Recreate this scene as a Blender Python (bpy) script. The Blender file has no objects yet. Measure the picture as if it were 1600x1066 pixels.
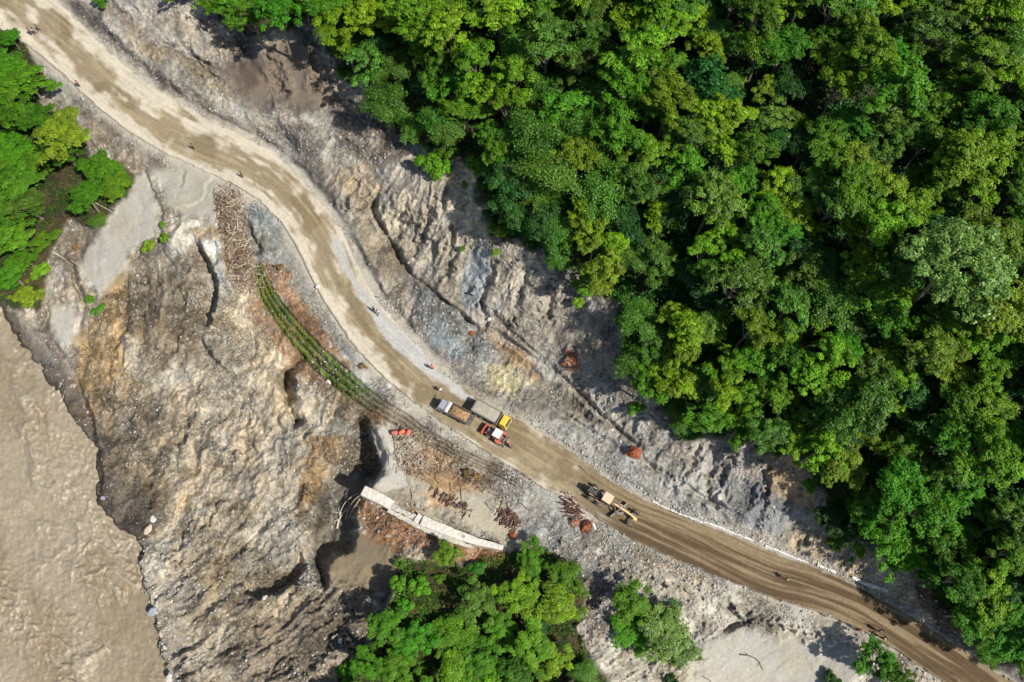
import bpy, bmesh, math, random
import numpy as np
from mathutils import Vector, Matrix

scene = bpy.context.scene
F32 = np.float32

# ------------------------------------------------------------------ camera
CAM_Z = 103.0
TILT = math.radians(24.0)
FOC = 1081.0                     # focal length in pixels of a 1600 px wide picture
cam_d = bpy.data.cameras.new("camera")
cam_d.sensor_width = 36.0
cam_d.lens = 36.0 * FOC / 1600.0
cam_d.clip_start = 1.0
cam_d.clip_end = 6000.0
cam = bpy.data.objects.new("camera", cam_d)
scene.collection.objects.link(cam)
cam.location = (0, 0, CAM_Z)
cam.rotation_euler = (TILT, 0, 0)
scene.camera = cam

# ------------------------------------------------------------------ sky and sun
SUN_EL = math.radians(47.0)
SUN_AZ = math.atan2(0.84, -0.54)            # from +Y towards +X
world = bpy.data.worlds.new("World")
scene.world = world
world.use_nodes = True
wn = world.node_tree
sky = wn.nodes.new("ShaderNodeTexSky")
sky.sky_type = 'NISHITA'
sky.sun_disc = False
sky.sun_elevation = SUN_EL
sky.sun_rotation = SUN_AZ
wn.nodes["Background"].inputs[1].default_value = 0.08
wn.links.new(sky.outputs[0], wn.nodes["Background"].inputs[0])
sun_d = bpy.data.lights.new("sun", 'SUN')
sun_d.energy = 4.6
sun_d.angle = math.radians(0.6)
sun_d.color = (1.0, 0.95, 0.86)
sun = bpy.data.objects.new("sun", sun_d)
scene.collection.objects.link(sun)
sv = Vector((math.sin(SUN_AZ) * math.cos(SUN_EL), math.cos(SUN_AZ) * math.cos(SUN_EL), math.sin(SUN_EL)))
sun.rotation_euler = sv.to_track_quat('Z', 'Y').to_euler()
sun.location = sv * 300
scene.view_settings.view_transform = 'Standard'
scene.view_settings.look = 'None'
scene.view_settings.exposure = 0.4
scene.view_settings.gamma = 1.0
scene.cycles.max_bounces = 5
scene.cycles.diffuse_bounces = 2
scene.cycles.glossy_bounces = 2
scene.cycles.transmission_bounces = 3
scene.cycles.transparent_max_bounces = 4

# ------------------------------------------------------------------ view geometry: photo pixel + height -> place
CT, ST = math.cos(TILT), math.sin(TILT)
def ray_xy(px, py, z):
    a = (px - 800.0) / FOC
    b = -(py - 533.0) / FOC
    dy = b * CT + ST
    dz = b * ST - CT
    t = (z - CAM_Z) / dz
    return a * t, dy * t
def to_px(x, y, z):
    zz = z - CAM_Z
    depth = y * ST - zz * CT
    b = (y * CT + zz * ST) / depth
    return 800.0 + FOC * x / depth, 533.0 - FOC * b

# ------------------------------------------------------------------ noise
def hlattice(seed):
    return np.random.RandomState(seed).rand(256, 256).astype(F32)
_lat = {}
def vnoise(x, y, seed=0):
    if seed not in _lat: _lat[seed] = hlattice(seed)
    R = _lat[seed]
    xi = np.floor(x); yi = np.floor(y)
    fx = (x - xi).astype(F32); fy = (y - yi).astype(F32)
    xi = xi.astype(np.int64) & 255; yi = yi.astype(np.int64) & 255
    fx = fx * fx * fx * (fx * (fx * 6 - 15) + 10); fy = fy * fy * fy * (fy * (fy * 6 - 15) + 10)
    x1 = (xi + 1) & 255; y1 = (yi + 1) & 255
    a = R[yi, xi]; b = R[yi, x1]; c = R[y1, xi]; d = R[y1, x1]
    return (a + (b - a) * fx) * (1 - fy) + (c + (d - c) * fx) * fy
def fbm(x, y, sc, octs=4, seed=0, gain=0.5):
    s = 0; amp = 1.0; tot = 0
    for o in range(octs):
        ang = 0.6 * o + 0.3
        ca, sa = math.cos(ang), math.sin(ang)
        k = 2.03 ** o / sc
        s = s + amp * vnoise((x * ca - y * sa) * k + 17.3 * o, (x * sa + y * ca) * k + 9.1 * o, seed + o)
        tot += amp; amp *= gain
    return s / tot
def ridged(x, y, sc, octs=4, seed=0, gain=0.55):
    s = 0; amp = 1.0; tot = 0
    for o in range(octs):
        ang = 0.7 * o + 0.2
        ca, sa = math.cos(ang), math.sin(ang)
        k = 2.07 ** o / sc
        n = vnoise((x * ca - y * sa) * k + 11.3 * o, (x * sa + y * ca) * k + 5.1 * o, seed + o)
        s = s + amp * (1 - np.abs(2 * n - 1)) ** 2
        tot += amp; amp *= gain
    return s / tot
def cells(x, y, sc, seed):
    """distance to the nearest jittered point and that point's own random number"""
    X = x / sc; Y = y / sc
    xi = np.floor(X); yi = np.floor(Y)
    A = hlattice(seed); B = hlattice(seed + 1); Cc = hlattice(seed + 2)
    best = np.full(X.shape, 9.0, F32); idv = np.zeros(X.shape, F32)
    for j in (-1, 0, 1):
        for i in (-1, 0, 1):
            cx = xi + i; cy = yi + j
            ii = cx.astype(np.int64) & 255; jj = cy.astype(np.int64) & 255
            dx = cx + A[jj, ii] - X; dy = cy + B[jj, ii] - Y
            d = (dx * dx + dy * dy).astype(F32)
            m = d < best
            best = np.where(m, d, best); idv = np.where(m, Cc[jj, ii], idv)
    return np.sqrt(best), idv
def sstep(a, b, x):
    t = np.clip((x - a) / (b - a), 0, 1)
    return t * t * (3 - 2 * t)
def lerp(a, b, t): return a + (b - a) * t
def S(r, g, b):
    """sunlit picture colour -> base colour"""
    out = []
    for v in (r, g, b):
        v = v / 255.0
        v = v / 12.92 if v <= 0.04045 else ((v + 0.055) / 1.055) ** 2.4
        out.append(v * 0.72)
    return np.array(out, F32)

# ------------------------------------------------------------------ the grid of ground points (fine inside, coarse far out)
def axis(lo, hi, step, far_lo, far_hi):
    a = list(np.arange(lo, hi, step))
    s = step; v = a[-1]
    while v < far_hi: s *= 1.16; v += s; a.append(v)
    s = step; v = a[0]
    while v > far_lo: s *= 1.16; v -= s; a.insert(0, v)
    return np.array(a, F32)
GSTEP = 1.45
AX = axis(-40, 1640, GSTEP, -1900, 3500)
AY = axis(-40, 1106, GSTEP, -950, 3000)
PX, PY = np.meshgrid(AX, AY)
NR, NC = PX.shape
print("grid", NR, NC)
def box_of(x0, y0, x1, y1):
    i0 = max(int(np.searchsorted(AX, x0)) - 1, 0); i1 = min(int(np.searchsorted(AX, x1)) + 1, NC)
    j0 = max(int(np.searchsorted(AY, y0)) - 1, 0); j1 = min(int(np.searchsorted(AY, y1)) + 1, NR)
    return slice(j0, j1), slice(i0, i1)

def line_field(pts, X, Y):
    """signed distance (right of the direction of travel is > 0), position along"""
    best = np.full(X.shape, 1e9, F32); sgn = np.ones(X.shape, F32); along = np.zeros(X.shape, F32)
    s0 = 0.0
    n = len(pts) - 1
    for k in range(n):
        ax, ay = pts[k]; bx, by = pts[k + 1]
        dx, dy = bx - ax, by - ay; L2 = dx * dx + dy * dy; L = math.sqrt(L2)
        t = ((X - ax) * dx + (Y - ay) * dy) / L2
        tc = np.clip(t, 0, 1)
        ex = X - ax - tc * dx; ey = Y - ay - tc * dy
        d = (ex * ex + ey * ey)
        m = d < best
        best = np.where(m, d, best)
        cr = dx * (Y - ay) - dy * (X - ax)
        sgn = np.where(m, np.where(cr >= 0, 1.0, -1.0), sgn)
        along = np.where(m, s0 + tc * L, along)
        s0 += L
    return np.sqrt(best) * sgn, along, s0

def poly_sd(pts, X, Y):
    """signed distance to a closed outline, > 0 inside"""
    inside = np.zeros(X.shape, bool); best = np.full(X.shape, 1e9, F32)
    n = len(pts)
    for k in range(n):
        ax, ay = pts[k]; bx, by = pts[(k + 1) % n]
        dx, dy = bx - ax, by - ay; L2 = dx * dx + dy * dy + 1e-9
        tc = np.clip(((X - ax) * dx + (Y - ay) * dy) / L2, 0, 1)
        d = (X - ax - tc * dx) ** 2 + (Y - ay - tc * dy) ** 2
        best = np.minimum(best, d)
        c = ((ay > Y) != (by > Y))
        with np.errstate(divide='ignore', invalid='ignore'):
            xi = (bx - ax) * (Y - ay) / ((by - ay) if by != ay else 1e-9) + ax
        inside ^= c & (X < xi)
    d = np.sqrt(best)
    return np.where(inside, d, -d).astype(F32)

# shared warps
WN1 = fbm(PX, PY, 34, 4, 100) - 0.5
WN2 = fbm(PX, PY, 9, 3, 120) - 0.5
def pmask(pts, blur=6, wob=14, fine=5):
    xs = [p[0] for p in pts]; ys = [p[1] for p in pts]
    m = blur + wob + 4
    bx = box_of(min(xs) - m, min(ys) - m, max(xs) + m, max(ys) + m)
    X = PX[bx]; Y = PY[bx]
    sd = poly_sd(pts, X, Y) + WN1[bx] * wob * 2 + WN2[bx] * fine * 2
    return bx, sstep(-blur, blur, sd)
# ------------------------------------------------------------------ where things lie (photo pixels; about ten to the metre)
WL = -11.0
ctrl = [(50,200,-3.5),(50,330,-5),(50,420,-6.5),(0,300,-6),(0,100,-2.5),(-300,0,-5),(-200,250,-8),
 (200,300,-2),(300,320,-1.3),(150,430,-5.5),(100,520,-8),(150,600,-8.4),(200,600,-6.8),(300,600,-5),(400,600,-3.2),(450,500,-1.8),(500,600,-1.6),
 (600,640,-.8),(250,760,-7.6),(350,760,-5.8),(450,760,-4.6),(300,900,-8.4),(400,900,-7),(500,900,-5.4),(250,1000,-10),(350,1000,-8.4),
 (500,1000,-6.5),(560,900,-4.8),(650,1000,-3.2),(800,900,-1.8),(700,760,-.9),(640,860,-1.8),(800,1030,-3.4),(1000,950,-1.4),(1000,1050,-3.4),(1200,1040,-3.6),(1400,1066,-.9),
 (300,60,2.5),(450,100,5),(600,250,5.2),(500,200,2.8),(560,330,1.8),(700,300,8.5),(700,430,4),(650,480,1.2),(800,400,10),(800,520,3.8),(900,500,7.5),(900,620,2.2),
 (960,600,4.5),(1000,700,2.2),(1100,700,4.8),(1200,760,4.6),(1200,840,1.2),(1350,880,1.2),(1450,900,4),(1000,400,13.5),(1200,400,17),(1200,600,12),(1400,600,16),
 (1400,750,10.5),(1600,600,19),(1600,900,10),(1600,300,23),(1200,100,21),(1000,100,17),(800,100,13),(600,50,10.5),(1600,0,26),(1600,1040,3),(400,0,6),(200,0,2),
 (-700,500,-14),(-200,1066,-13),(0,900,-13),(-300,1500,-14),(300,1400,-10),(800,1400,-6),(1300,1400,-5),(1700,1300,-1),(2400,1200,12),(2400,500,26),(2400,-300,30),(1400,-500,32),(600,-500,20),(0,-400,2),(-600,-400,-5)]
up_edge = [(-300,-330),(-60,-140),(40,-50),(88,0),(140,52),(200,108),(260,150),(325,188),(375,212),(430,240),(470,280),(510,325),(535,362),(555,410),(578,450),(605,490),(640,525),(680,570),(730,610),(775,640),(830,668),(870,692),(915,722),(960,755),(1010,782),(1080,812),(1150,838),(1200,860),(1280,890),(1340,918),(1400,950),(1460,985),(1530,1030),(1580,1066),(1700,1160),(2000,1400)]
lo_edge = [(-380,-200),(-120,-40),(0,45),(60,82),(100,118),(150,165),(200,205),(250,235),(310,262),(360,285),(405,312),(440,348),(465,388),(482,425),(503,465),(532,510),(562,550),(602,592),(650,630),(690,658),(740,693),(800,730),(850,764),(890,780),(930,806),(980,838),(1040,868),(1120,900),(1200,932),(1280,957),(1340,980),(1400,1015),(1440,1042),(1485,1072),(1600,1170),(1880,1420)]
def resample(pts, n):
    p = np.array(pts, float); d = np.r_[0, np.cumsum(np.hypot(*np.diff(p, axis=0).T))]
    t = np.linspace(0, d[-1], n)
    return np.c_[np.interp(t, d, p[:, 0]), np.interp(t, d, p[:, 1])]
def smooth_line(pts, n=60):
    p = resample(pts, n)
    for _ in range(2):
        q = p.copy(); q[1:-1] = (p[:-2] + 2 * p[1:-1] + p[2:]) / 4; p = q
    return [tuple(v) for v in p]
_u = resample(up_edge, 70); _l = resample(lo_edge, 70)
centre = [tuple(v) for v in (_u + _l) / 2]
shore = [(-900,60),(-500,200),(-200,330),(-60,440),(0,478),(12,505),(40,545),(75,595),(105,640),(135,680),(150,700),(152,735),(150,790),(180,820),(212,842),(220,862),(217,895),(228,930),(238,965),(248,1000),(255,1040),(262,1066),(285,1140),(330,1300),(380,1700),(400,2900)]

# thin plate spline through the control heights, on a coarse net
def tps(ctrl, X, Y):
    c = np.array(ctrl, float); P = c[:, :2] / 500.0; z = c[:, 2]
    def U(r2): return np.where(r2 > 0, r2 * np.log(r2 + 1e-12), 0)
    n = len(P)
    K = U(((P[:, None] - P[None]) ** 2).sum(-1)) + np.eye(n) * 0.002
    A = np.zeros((n + 3, n + 3)); A[:n, :n] = K; A[:n, n] = 1; A[:n, n + 1:] = P; A[n, :n] = 1; A[n + 1:, :n] = P.T
    w = np.linalg.solve(A, np.r_[z, 0, 0, 0])
    Q = np.stack([X.ravel() / 500.0, Y.ravel() / 500.0], 1)
    out = w[n] + Q @ w[n + 1:]
    for k in range(n):
        out += w[k] * U(((Q - P[k]) ** 2).sum(-1))
    return out.reshape(X.shape)
ci = np.unique(np.r_[np.arange(0, NC, 8), NC - 1]); cj = np.unique(np.r_[np.arange(0, NR, 8), NR - 1])
CX, CY = np.meshgrid(AX[ci], AY[cj])
Zc = tps(ctrl, np.clip(CX, -900, 2600), np.clip(CY, -700, 1700))
def upsample(Zc):
    tmp = np.empty((len(cj), NC)); 
    for r in range(len(cj)): tmp[r] = np.interp(AX, AX[ci], Zc[r])
    t = np.interp(AY, AY[cj], np.arange(len(cj))); j0 = np.clip(t.astype(int), 0, len(cj) - 2); f = (t - j0)[:, None]
    return tmp[j0] * (1 - f) + tmp[j0 + 1] * f
Z = np.clip(upsample(Zc), -13.5, 36).astype(F32)

# road frame
up_d, up_s, _ = line_field(up_edge, PX, PY)
lo_d, lo_s, _ = line_field(lo_edge, PX, PY)
edge_n = (vnoise(PX / 14, PY / 14, 31) - 0.5) * 5 + (vnoise(PX / 5, PY / 5, 32) - 0.5) * 2.5
inside = np.minimum(up_d, -lo_d)               # > 0 between the two edges
_w = np.maximum(up_d - lo_d, 1e-3)
U_ = np.clip(up_d / _w, -1, 2)                 # 0 at the uphill edge, 1 at the river edge
ALONG = (up_s + lo_s) / 2
ROAD = sstep(-1.5, 1.5, inside + edge_n * 0.9)
dist_road = np.maximum(-inside, 0)
sh_d, sh_s, _ = line_field(shore, PX, PY)
sh_d = -sh_d                                   # > 0 on land
shn = (vnoise(PX / 11, PY / 11, 41) - 0.5) * 9 + (vnoise(PX / 4, PY / 4, 42) - 0.5) * 4
LAND = sh_d + shn

forest_poly = [(255,-1500),(262,-8),(330,2),(352,30),(380,52),(430,44),(474,36),(500,56),(528,104),(556,122),(600,150),(640,190),(690,236),(752,262),(748,300),(770,372),(850,384),(905,432),(958,470),(980,560),(1000,612),(1048,650),(1070,690),(1200,690),(1262,722),(1292,800),(1335,842),(1440,882),(1492,962),(1600,1030),(1900,1240),(3600,1900),(3600,-1500)]
left_poly = [(-900,-40),(0,40),(40,62),(62,110),(68,180),(130,200),(150,240),(205,275),(200,300),(160,350),(110,345),(85,372),(80,430),(55,480),(0,476),(-300,330),(-900,80)]
low_poly = [(632,872),(700,884),(790,868),(840,852),(895,880),(918,930),(905,985),(935,1050),(960,1080),(960,1500),(520,1500),(520,1080),(545,1040),(600,985),(606,935)]
FOR = sstep(-8, 12, poly_sd(forest_poly, PX, PY) + WN1 * 40)
LEFTV = sstep(-5, 8, poly_sd(left_poly, PX, PY) + WN1 * 26)
LOWV = sstep(-5, 8, poly_sd(low_poly, PX, PY) + WN1 * 26)
VEG = np.maximum(np.maximum(FOR, LEFTV), LOWV)

# smooth places (mud fans, silt, slab)
mud = [
 [(222,272),(240,300),(250,330),(248,362),(214,385),(200,418),(180,450),(150,463),(136,450),(120,420),(140,385),(170,340),(190,310),(208,288)],
 [(235,266),(300,252),(346,272),(350,342),(300,345),(264,318),(248,292)],
 [(80,492),(118,468),(131,500),(118,540),(92,542),(76,520)],
 [(1095,978),(1180,985),(1330,1004),(1345,1066),(1360,1200),(1080,1200),(1086,1010)],
 [(505,882),(560,828),(600,850),(625,880),(620,920),(560,925),(510,910)],
 [(385,95),(440,52),(492,70),(520,110),(520,158),(460,168),(400,168),(352,120)],
 [(640,745),(700,750),(790,800),(830,845),(780,850),(690,800)],
 [(520,742),(560,735),(590,745),(575,765),(545,775),(528,770)]]
SMO = np.zeros_like(PX)
for mi_, m in enumerate(mud):
    bx, v = pmask(m, *((9, 13, 6) if mi_ < 3 else (16, 22, 8))); SMO[bx] = np.maximum(SMO[bx], v)
for m in ([(577,662),(600,666),(613,680),(618,705),(630,735),(640,760),(600,772),(582,760),(597,735),(597,710),(585,690)],):
    bx, v = pmask(m, 2, 3, 2); SLAB = np.zeros_like(PX); SLAB[bx] = v
rough = (1 - ROAD) * (1 - 0.86 * SMO) * (1 - 0.9 * SLAB)

# how broken the surface is, place by place
RZ = np.full(PX.shape, 0.55, F32)
def zone(v, pts, blur=12, wob=16):
    bx, m = pmask(pts, blur, wob, 4); RZ[bx] = RZ[bx] * (1 - m) + v * m
zone(1.0, [(150,600),(420,600),(500,700),(480,900),(600,940),(600,1120),(260,1120),(215,850),(150,760)])
zone(.8, [(560,180),(700,200),(780,300),(840,470),(740,480),(640,420),(540,330)])
zone(.22, [(100,130),(200,215),(320,262),(402,305),(452,362),(482,435),(522,515),(602,600),(702,672),(800,740),(900,790),(980,850),(1000,900),(900,900),(780,850),(640,800),(600,700),(560,600),(480,500),(440,432),(380,382),(330,330),(230,262),(150,192)])
zone(.30, [(800,640),(960,680),(1050,720),(1150,782),(1200,842),(1130,835),(1010,782),(900,715),(820,665)])
zone(.45, [(1120,700),(1280,760),(1300,860),(1200,860),(1150,790)])
zone(.35, [(1230,810),(1480,900),(1480,960),(1300,890),(1210,855)])
zone(.30, [(640,440),(760,380),(790,450),(780,560),(700,560)])
zone(.35, [(940,860),(1350,980),(1400,1120),(930,1120)])
zone(.5, [(200,0),(460,0),(540,130),(500,240),(420,190),(300,130)])
zone(.75, [(60,400),(350,380),(360,600),(140,640)])
# relief of the bare slopes
rx = PX * 0.84 + PY * 0.55; ry = -PX * 0.55 + PY * 0.84          # across and down the slip slopes
hill = sstep(560, 440, PX) * sstep(290, 190, PY)                  # the upper hill is combed the other way
rx = lerp(rx, -PX * .62 + PY * .78 + 700, (hill > .5)); ry = lerp(ry, PX * .78 + PY * .62, (hill > .5))
hseam = 1 - np.exp(-((hill - .5) / .12) ** 2) * (up_d < 0)
fcx = PX + .0011 * np.maximum(PY - 420, 0) ** 2 * sstep(2000, 1100, PY); fcy = PY - PX * .25   # flow lines of the river slope
BARE = (1 - VEG * 0.6)
Z += (fbm(PX + WN1 * 40, PY + WN1 * 40, 95, 3, 200) - 0.5) * 4.4 * rough * BARE * sstep(0, 60, dist_road)
scar = sstep(0, 30, up_d * -1) * (1 - FOR)
cliff = sstep(5, 40, lo_d) * (1 - VEG) * sstep(0, 18, LAND)
hum = (ridged(PX + WN1 * 40, PY + WN1 * 30, 46, 4, 220) - 0.5)
Z += hum * 1.35 * RZ * rough * (0.25 + 0.75 * cliff) * sstep(0, 26, dist_road)
rill = ridged(rx / 1.0 + WN1 * 26, ry / 3.2 + WN1 * 10, 17, 4, 240)
Z += (rill - 0.45) * 1.1 * hseam * RZ * rough * scar
rill2 = ridged(fcx + WN1 * 30, fcy / 4.0, 20, 4, 260)
fold = ridged(fcx + WN1 * 50, fcy / 3.4, 58, 3, 230)
Z += (fold - .45) * 1.6 * RZ * rough * cliff
Z += (rill2 - 0.45) * 0.75 * RZ * rough * cliff
fine = fbm(PX, PY, 7, 3, 280, 0.6) - 0.5
Z += fine * (.12 + .34 * RZ) * rough * sstep(0, 6, dist_road)
rf = ridged(rx / 1.0 + WN1 * 26 + WN2 * 8, ry / 2.6 + WN1 * 10, 8.5, 3, 290)
rf2 = ridged(fcx + WN1 * 30 + WN2 * 8, fcy / 2.6, 8.0, 3, 295)
FR = np.where(up_d < 0, rf, rf2) - .45
Z += FR * hseam * (.05 + .15 * RZ) * rough * (1 - FOR) * sstep(0, 8, dist_road)
grit = fbm(PX, PY, 3.1, 2, 298, .6) - .5
Z += grit * (.05 + .10 * RZ) * rough * (1 - VEG)
c1, id1 = cells(PX + WN2 * 6, PY + WN2 * 6, 4.6, 300)
STON = np.clip(1 - c1 / 0.62, 0, 1) ** 0.6 * (id1 > 0.45) * id1
stone_m = sstep(0.42, 0.62, fbm(PX, PY, 60, 3, 310)) * rough * (1 - VEG)
Z += STON * (0.02 + 0.15 * stone_m) * rough * (1 - VEG)
c2, id2 = cells(PX + WN2 * 10, PY + WN2 * 8, 11.0, 330)
ROCK = np.clip(1 - c2 / 0.5, 0, 1) ** 0.5 * (id2 > 0.78)
Z += ROCK * 0.26 * rough * (1 - VEG) * (0.3 + 0.7 * cliff) * sstep(4, 20, dist_road)

# ------------------------------------------------------------------ scarps, gullies, hollows
def scarp(pts, drop, reach=26, high='R', sharp=1.6, wob=5):
    pts = smooth_line(pts, 24)
    xs = [p[0] for p in pts]; ys = [p[1] for p in pts]
    m = reach * 3
    bx = box_of(min(xs) - m, min(ys) - m, max(xs) + m, max(ys) + m)
    d, s, L = line_field(pts, PX[bx], PY[bx])
    d = d + (WN2[bx] * 2 + WN1[bx]) * wob
    if high == 'L': d = -d
    tap = sstep(0, L * 0.16, s) * sstep(0, L * 0.16, L - s)
    step = np.clip(d / (sharp * (.7 + 2.2 * vnoise(s / 17, s * 0 + drop, 78))), -1, 1)
    tap = tap * (.35 + 1.05 * vnoise(s / 24 + drop * 7, s * 0, 79))
    Z[bx] += drop * 0.5 * step * np.exp(-np.abs(d) / reach) * tap
def gully(pts, depth, w=5, wob=5, lip=0.0):
    pts = smooth_line(pts, 30)
    xs = [p[0] for p in pts]; ys = [p[1] for p in pts]
    m = w * 5
    bx = box_of(min(xs) - m, min(ys) - m, max(xs) + m, max(ys) + m)
    d, s, L = line_field(pts, PX[bx], PY[bx])
    d = d + (WN2[bx] + WN1[bx]) * wob
    tap = sstep(0, L * 0.1, s) * sstep(0, L * 0.1, L - s)
    vary = 0.2 + 1.3 * vnoise(s / 26, s * 0 + depth, 77)
    d = d / (.6 + .9 * vnoise(s / 19, s * 0 + depth, 76))
    Z[bx] += (-depth * np.exp(-(d / w) ** 2) + lip * np.exp(-((np.abs(d) - 1.8 * w) / w) ** 2)) * tap * vary
def hollow(pts, depth, edge=3, wob=6, fine=4):
    bx, v = pmask(pts, edge, wob, fine)
    Z[bx] -= depth * v

scarp([(292,352),(300,366),(312,382),(327,407),(338,432),(343,457),(333,490),(322,518),(314,538),(334,556),(354,576),(375,596)], 3.2, 26, 'L', 1.5)
scarp([(222,262),(228,276),(240,296),(256,326),(253,353),(256,384),(262,396)], 2.0, 16, 'L')
scarp([(346,262),(337,272),(318,290),(321,308),(299,323),(268,322)], 0.8, 8, 'R', 1.2, 3)
scarp([(290,262),(287,285),(280,296)], 0.5, 6, 'L', 1.2, 2)
gully([(80,390),(96,402),(112,414),(118,440),(129,462),(133,482),(123,515),(118,530)], 1.3, 4)
gully([(68,470),(76,490),(68,512),(62,520)], 1.2, 4)
scarp([(196,415),(203,440),(198,480),(197,540),(188,600)], 1.2, 16, 'L')
scarp([(236,398),(246,420),(252,452),(246,500)], 1.1, 12, 'L')
gully([(60,540),(72,570),(90,590),(108,640)], 0.9, 5)
gully([(80,530),(110,575),(118,610)], 0.9, 4)
scarp([(120,590),(140,640),(152,690),(160,740),(158,790)], 3.4, 20, 'L', 1.6, 3)
scarp([(225,770),(240,790),(222,812),(206,822)], 1.0, 8, 'R')
scarp([(345,700),(330,715),(300,735),(280,790),(270,820),(262,850)], 2.0, 18, 'R')
scarp([(250,760),(238,785),(230,800)], 1.2, 12, 'L')
scarp([(280,560),(300,600),(292,640)], 0.9, 12, 'L')
scarp([(420,760),(385,800),(360,830),(330,880),(325,930)], 1.3, 14, 'R')
gully([(466,545),(468,562),(448,585),(449,618),(458,648),(470,668)], 4.2, 9, 6)
scarp([(455,556),(449,585),(448,618),(456,645),(468,664)], 2.2, 14, 'L', 1.6, 4)
scarp([(500,575),(512,600),(530,612),(520,640),(508,668)], 2.0, 12, 'R')
scarp([(535,620),(548,645),(560,655)], 1.2, 10, 'R')
scarp([(566,654),(586,664),(591,690),(601,712),(599,740),(578,762),(562,776)], 4.2, 30, 'L', 1.6, 3)
hollow([(560,656),(584,662),(590,690),(600,712),(598,740),(576,762),(560,775),(546,800),(552,822),(545,850),(520,866),(506,880),(508,915),(500,912),(488,880),(484,848),(500,830),(496,790),(494,755),(516,735),(526,712),(546,690)], 4.6, 12, 8, 5)
hollow([(383,908),(425,906),(452,892),(470,865),(477,885),(462,908),(440,924),(405,934),(385,926)], 2.8, 3, 4, 3)
scarp([(636,866),(624,900),(607,938),(602,985),(584,1020),(548,1062),(500,1120)], 6.0, 30, 'L', 2.5)
scarp([(508,880),(512,905),(535,918),(575,924),(600,930)], 1.6, 16, 'L')
gully([(452,970),(458,950),(475,935),(490,925)], 0.8, 3)
scarp([(470,1010),(500,1000),(520,1010)], 1.0, 10, 'L')
scarp([(318,1066),(340,1010),(352,960),(362,900),(372,870)], 0.9, 10, 'L')
scarp([(1130,930),(1150,962),(1190,972),(1240,984),(1290,990),(1340,1010)], 1.5, 18, 'L', 1.6, 8)
scarp([(950,880),(990,902),(1040,912),(1090,930),(1140,955)], 0.9, 14, 'L', 1.6, 8)
scarp([(378,330),(392,352),(402,380),(412,398)], 1.2, 12, 'L')
scarp([(398,404),(407,396),(412,370),(408,350)], 0.9, 8, 'R')
for pts_ in ([(700,285),(680,330),(655,380),(645,410)],[(735,300),(712,350),(700,410),(690,450)],[(770,400),(765,440),(745,490)],[(838,385),(828,430),(806,480),(790,515)],[(870,430),(858,470),(845,500)],[(640,300),(615,350),(612,380)],
   [(560,260),(548,300),(530,330)],[(600,290),(588,320),(570,350)],[(940,600),(925,640),(915,655)],[(1000,640),(985,680)],[(1100,690),(1070,740),(1040,770)],[(1150,700),(1120,760),(1090,800)],[(1210,720),(1190,770),(1180,830)],[(1270,830),(1240,860)],[(1340,850),(1310,890)],
   [(250,60),(300,90),(350,150)],[(300,20),(340,60),(380,110)],[(410,70),(430,120),(450,160)],[(360,30),(400,60)],[(480,60),(500,110),(495,150)],
   [(225,420),(232,480),(225,540),(200,600)],[(280,430),(285,490),(270,560)],[(175,560),(165,620),(170,690)],[(310,620),(290,680),(270,730)],[(400,640),(380,700),(340,740)],[(430,800),(390,850),(350,880),(330,930)],[(300,800),(280,860),(270,920)],[(350,770),(310,830)],[(245,700),(225,760)],[(200,470),(190,520),(170,560)]):
    gully(pts_, .75 if pts_[0][0] < 880 else .4, 5.5 + (pts_[0][0] * 7 % 5), 22, .35 if pts_[0][0] < 880 else .25)
gully([(840,622),(900,662),(970,702),(1040,742),(1110,782),(1180,822)], .7, 4, 4, .4)
scarp([(990,680),(1060,716),(1110,748),(1150,790)], .9, 14, 'R', 2, 8)
scarp([(560,300),(620,330),(680,380),(720,440),(790,500),(850,540)], 1.2, 24, 'L', 3, 14)
# uphill side
gully([(110,0),(150,40),(210,98),(268,142),(335,184),(385,206),(440,236),(480,276),(520,322),(546,362),(567,408),(590,448),(615,486),(650,522),(690,566)], 1.0, 5, 4, 0.25)
gully([(577,318),(544,336)], 0.7, 2.5, 2)
gully([(613,288),(577,320),(587,338),(603,366),(620,392),(626,412),(643,432),(668,450),(696,472),(729,498),(755,522)], 1.6, 4.5, 4, 0.3)
scarp([(600,362),(612,380),(624,398),(628,420)], 1.6, 12, 'L')
gully([(745,500),(790,530),(833,560),(876,590),(916,622),(952,660),(985,690),(1020,712)], 0.7, 4, 3, 0.2)
gully([(760,520),(800,560),(850,600),(900,640),(930,665)], 0.6, 9, 3)
gully([(780,505),(830,545),(880,590),(930,640),(980,680)], 0.4, 3, 2, 0.3)
gully([(840,668),(886,700),(912,718),(942,734),(977,752),(1020,774)], 0.6, 3, 2, 0.2)
scarp([(760,486),(765,505),(757,522)], 0.9, 6, 'L', 1.2, 1)
gully([(395,170),(430,200),(455,225),(470,250)], 1.4, 8)
gully([(340,20),(370,60),(400,110),(440,160),(470,180)], 0.8, 5)
gully([(170,0),(200,30),(215,10)], 0.6, 5)
scarp([(500,130),(530,150),(560,160),(590,180)], 1.4, 12, 'L')
scarp([(470,180),(510,215),(560,270),(600,320)], 1.2, 14, 'R')
scarp([(200,60),(260,70),(320,110),(370,160)], 1.1, 14, 'R')
gully([(640,420),(650,460),(640,500)], 0.8, 5)
scarp([(1190,720),(1205,760),(1195,790)], 0.9, 12, 'L')
scarp([(1480,870),(1478,905),(1492,950)], 1.6, 14, 'L')

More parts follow.
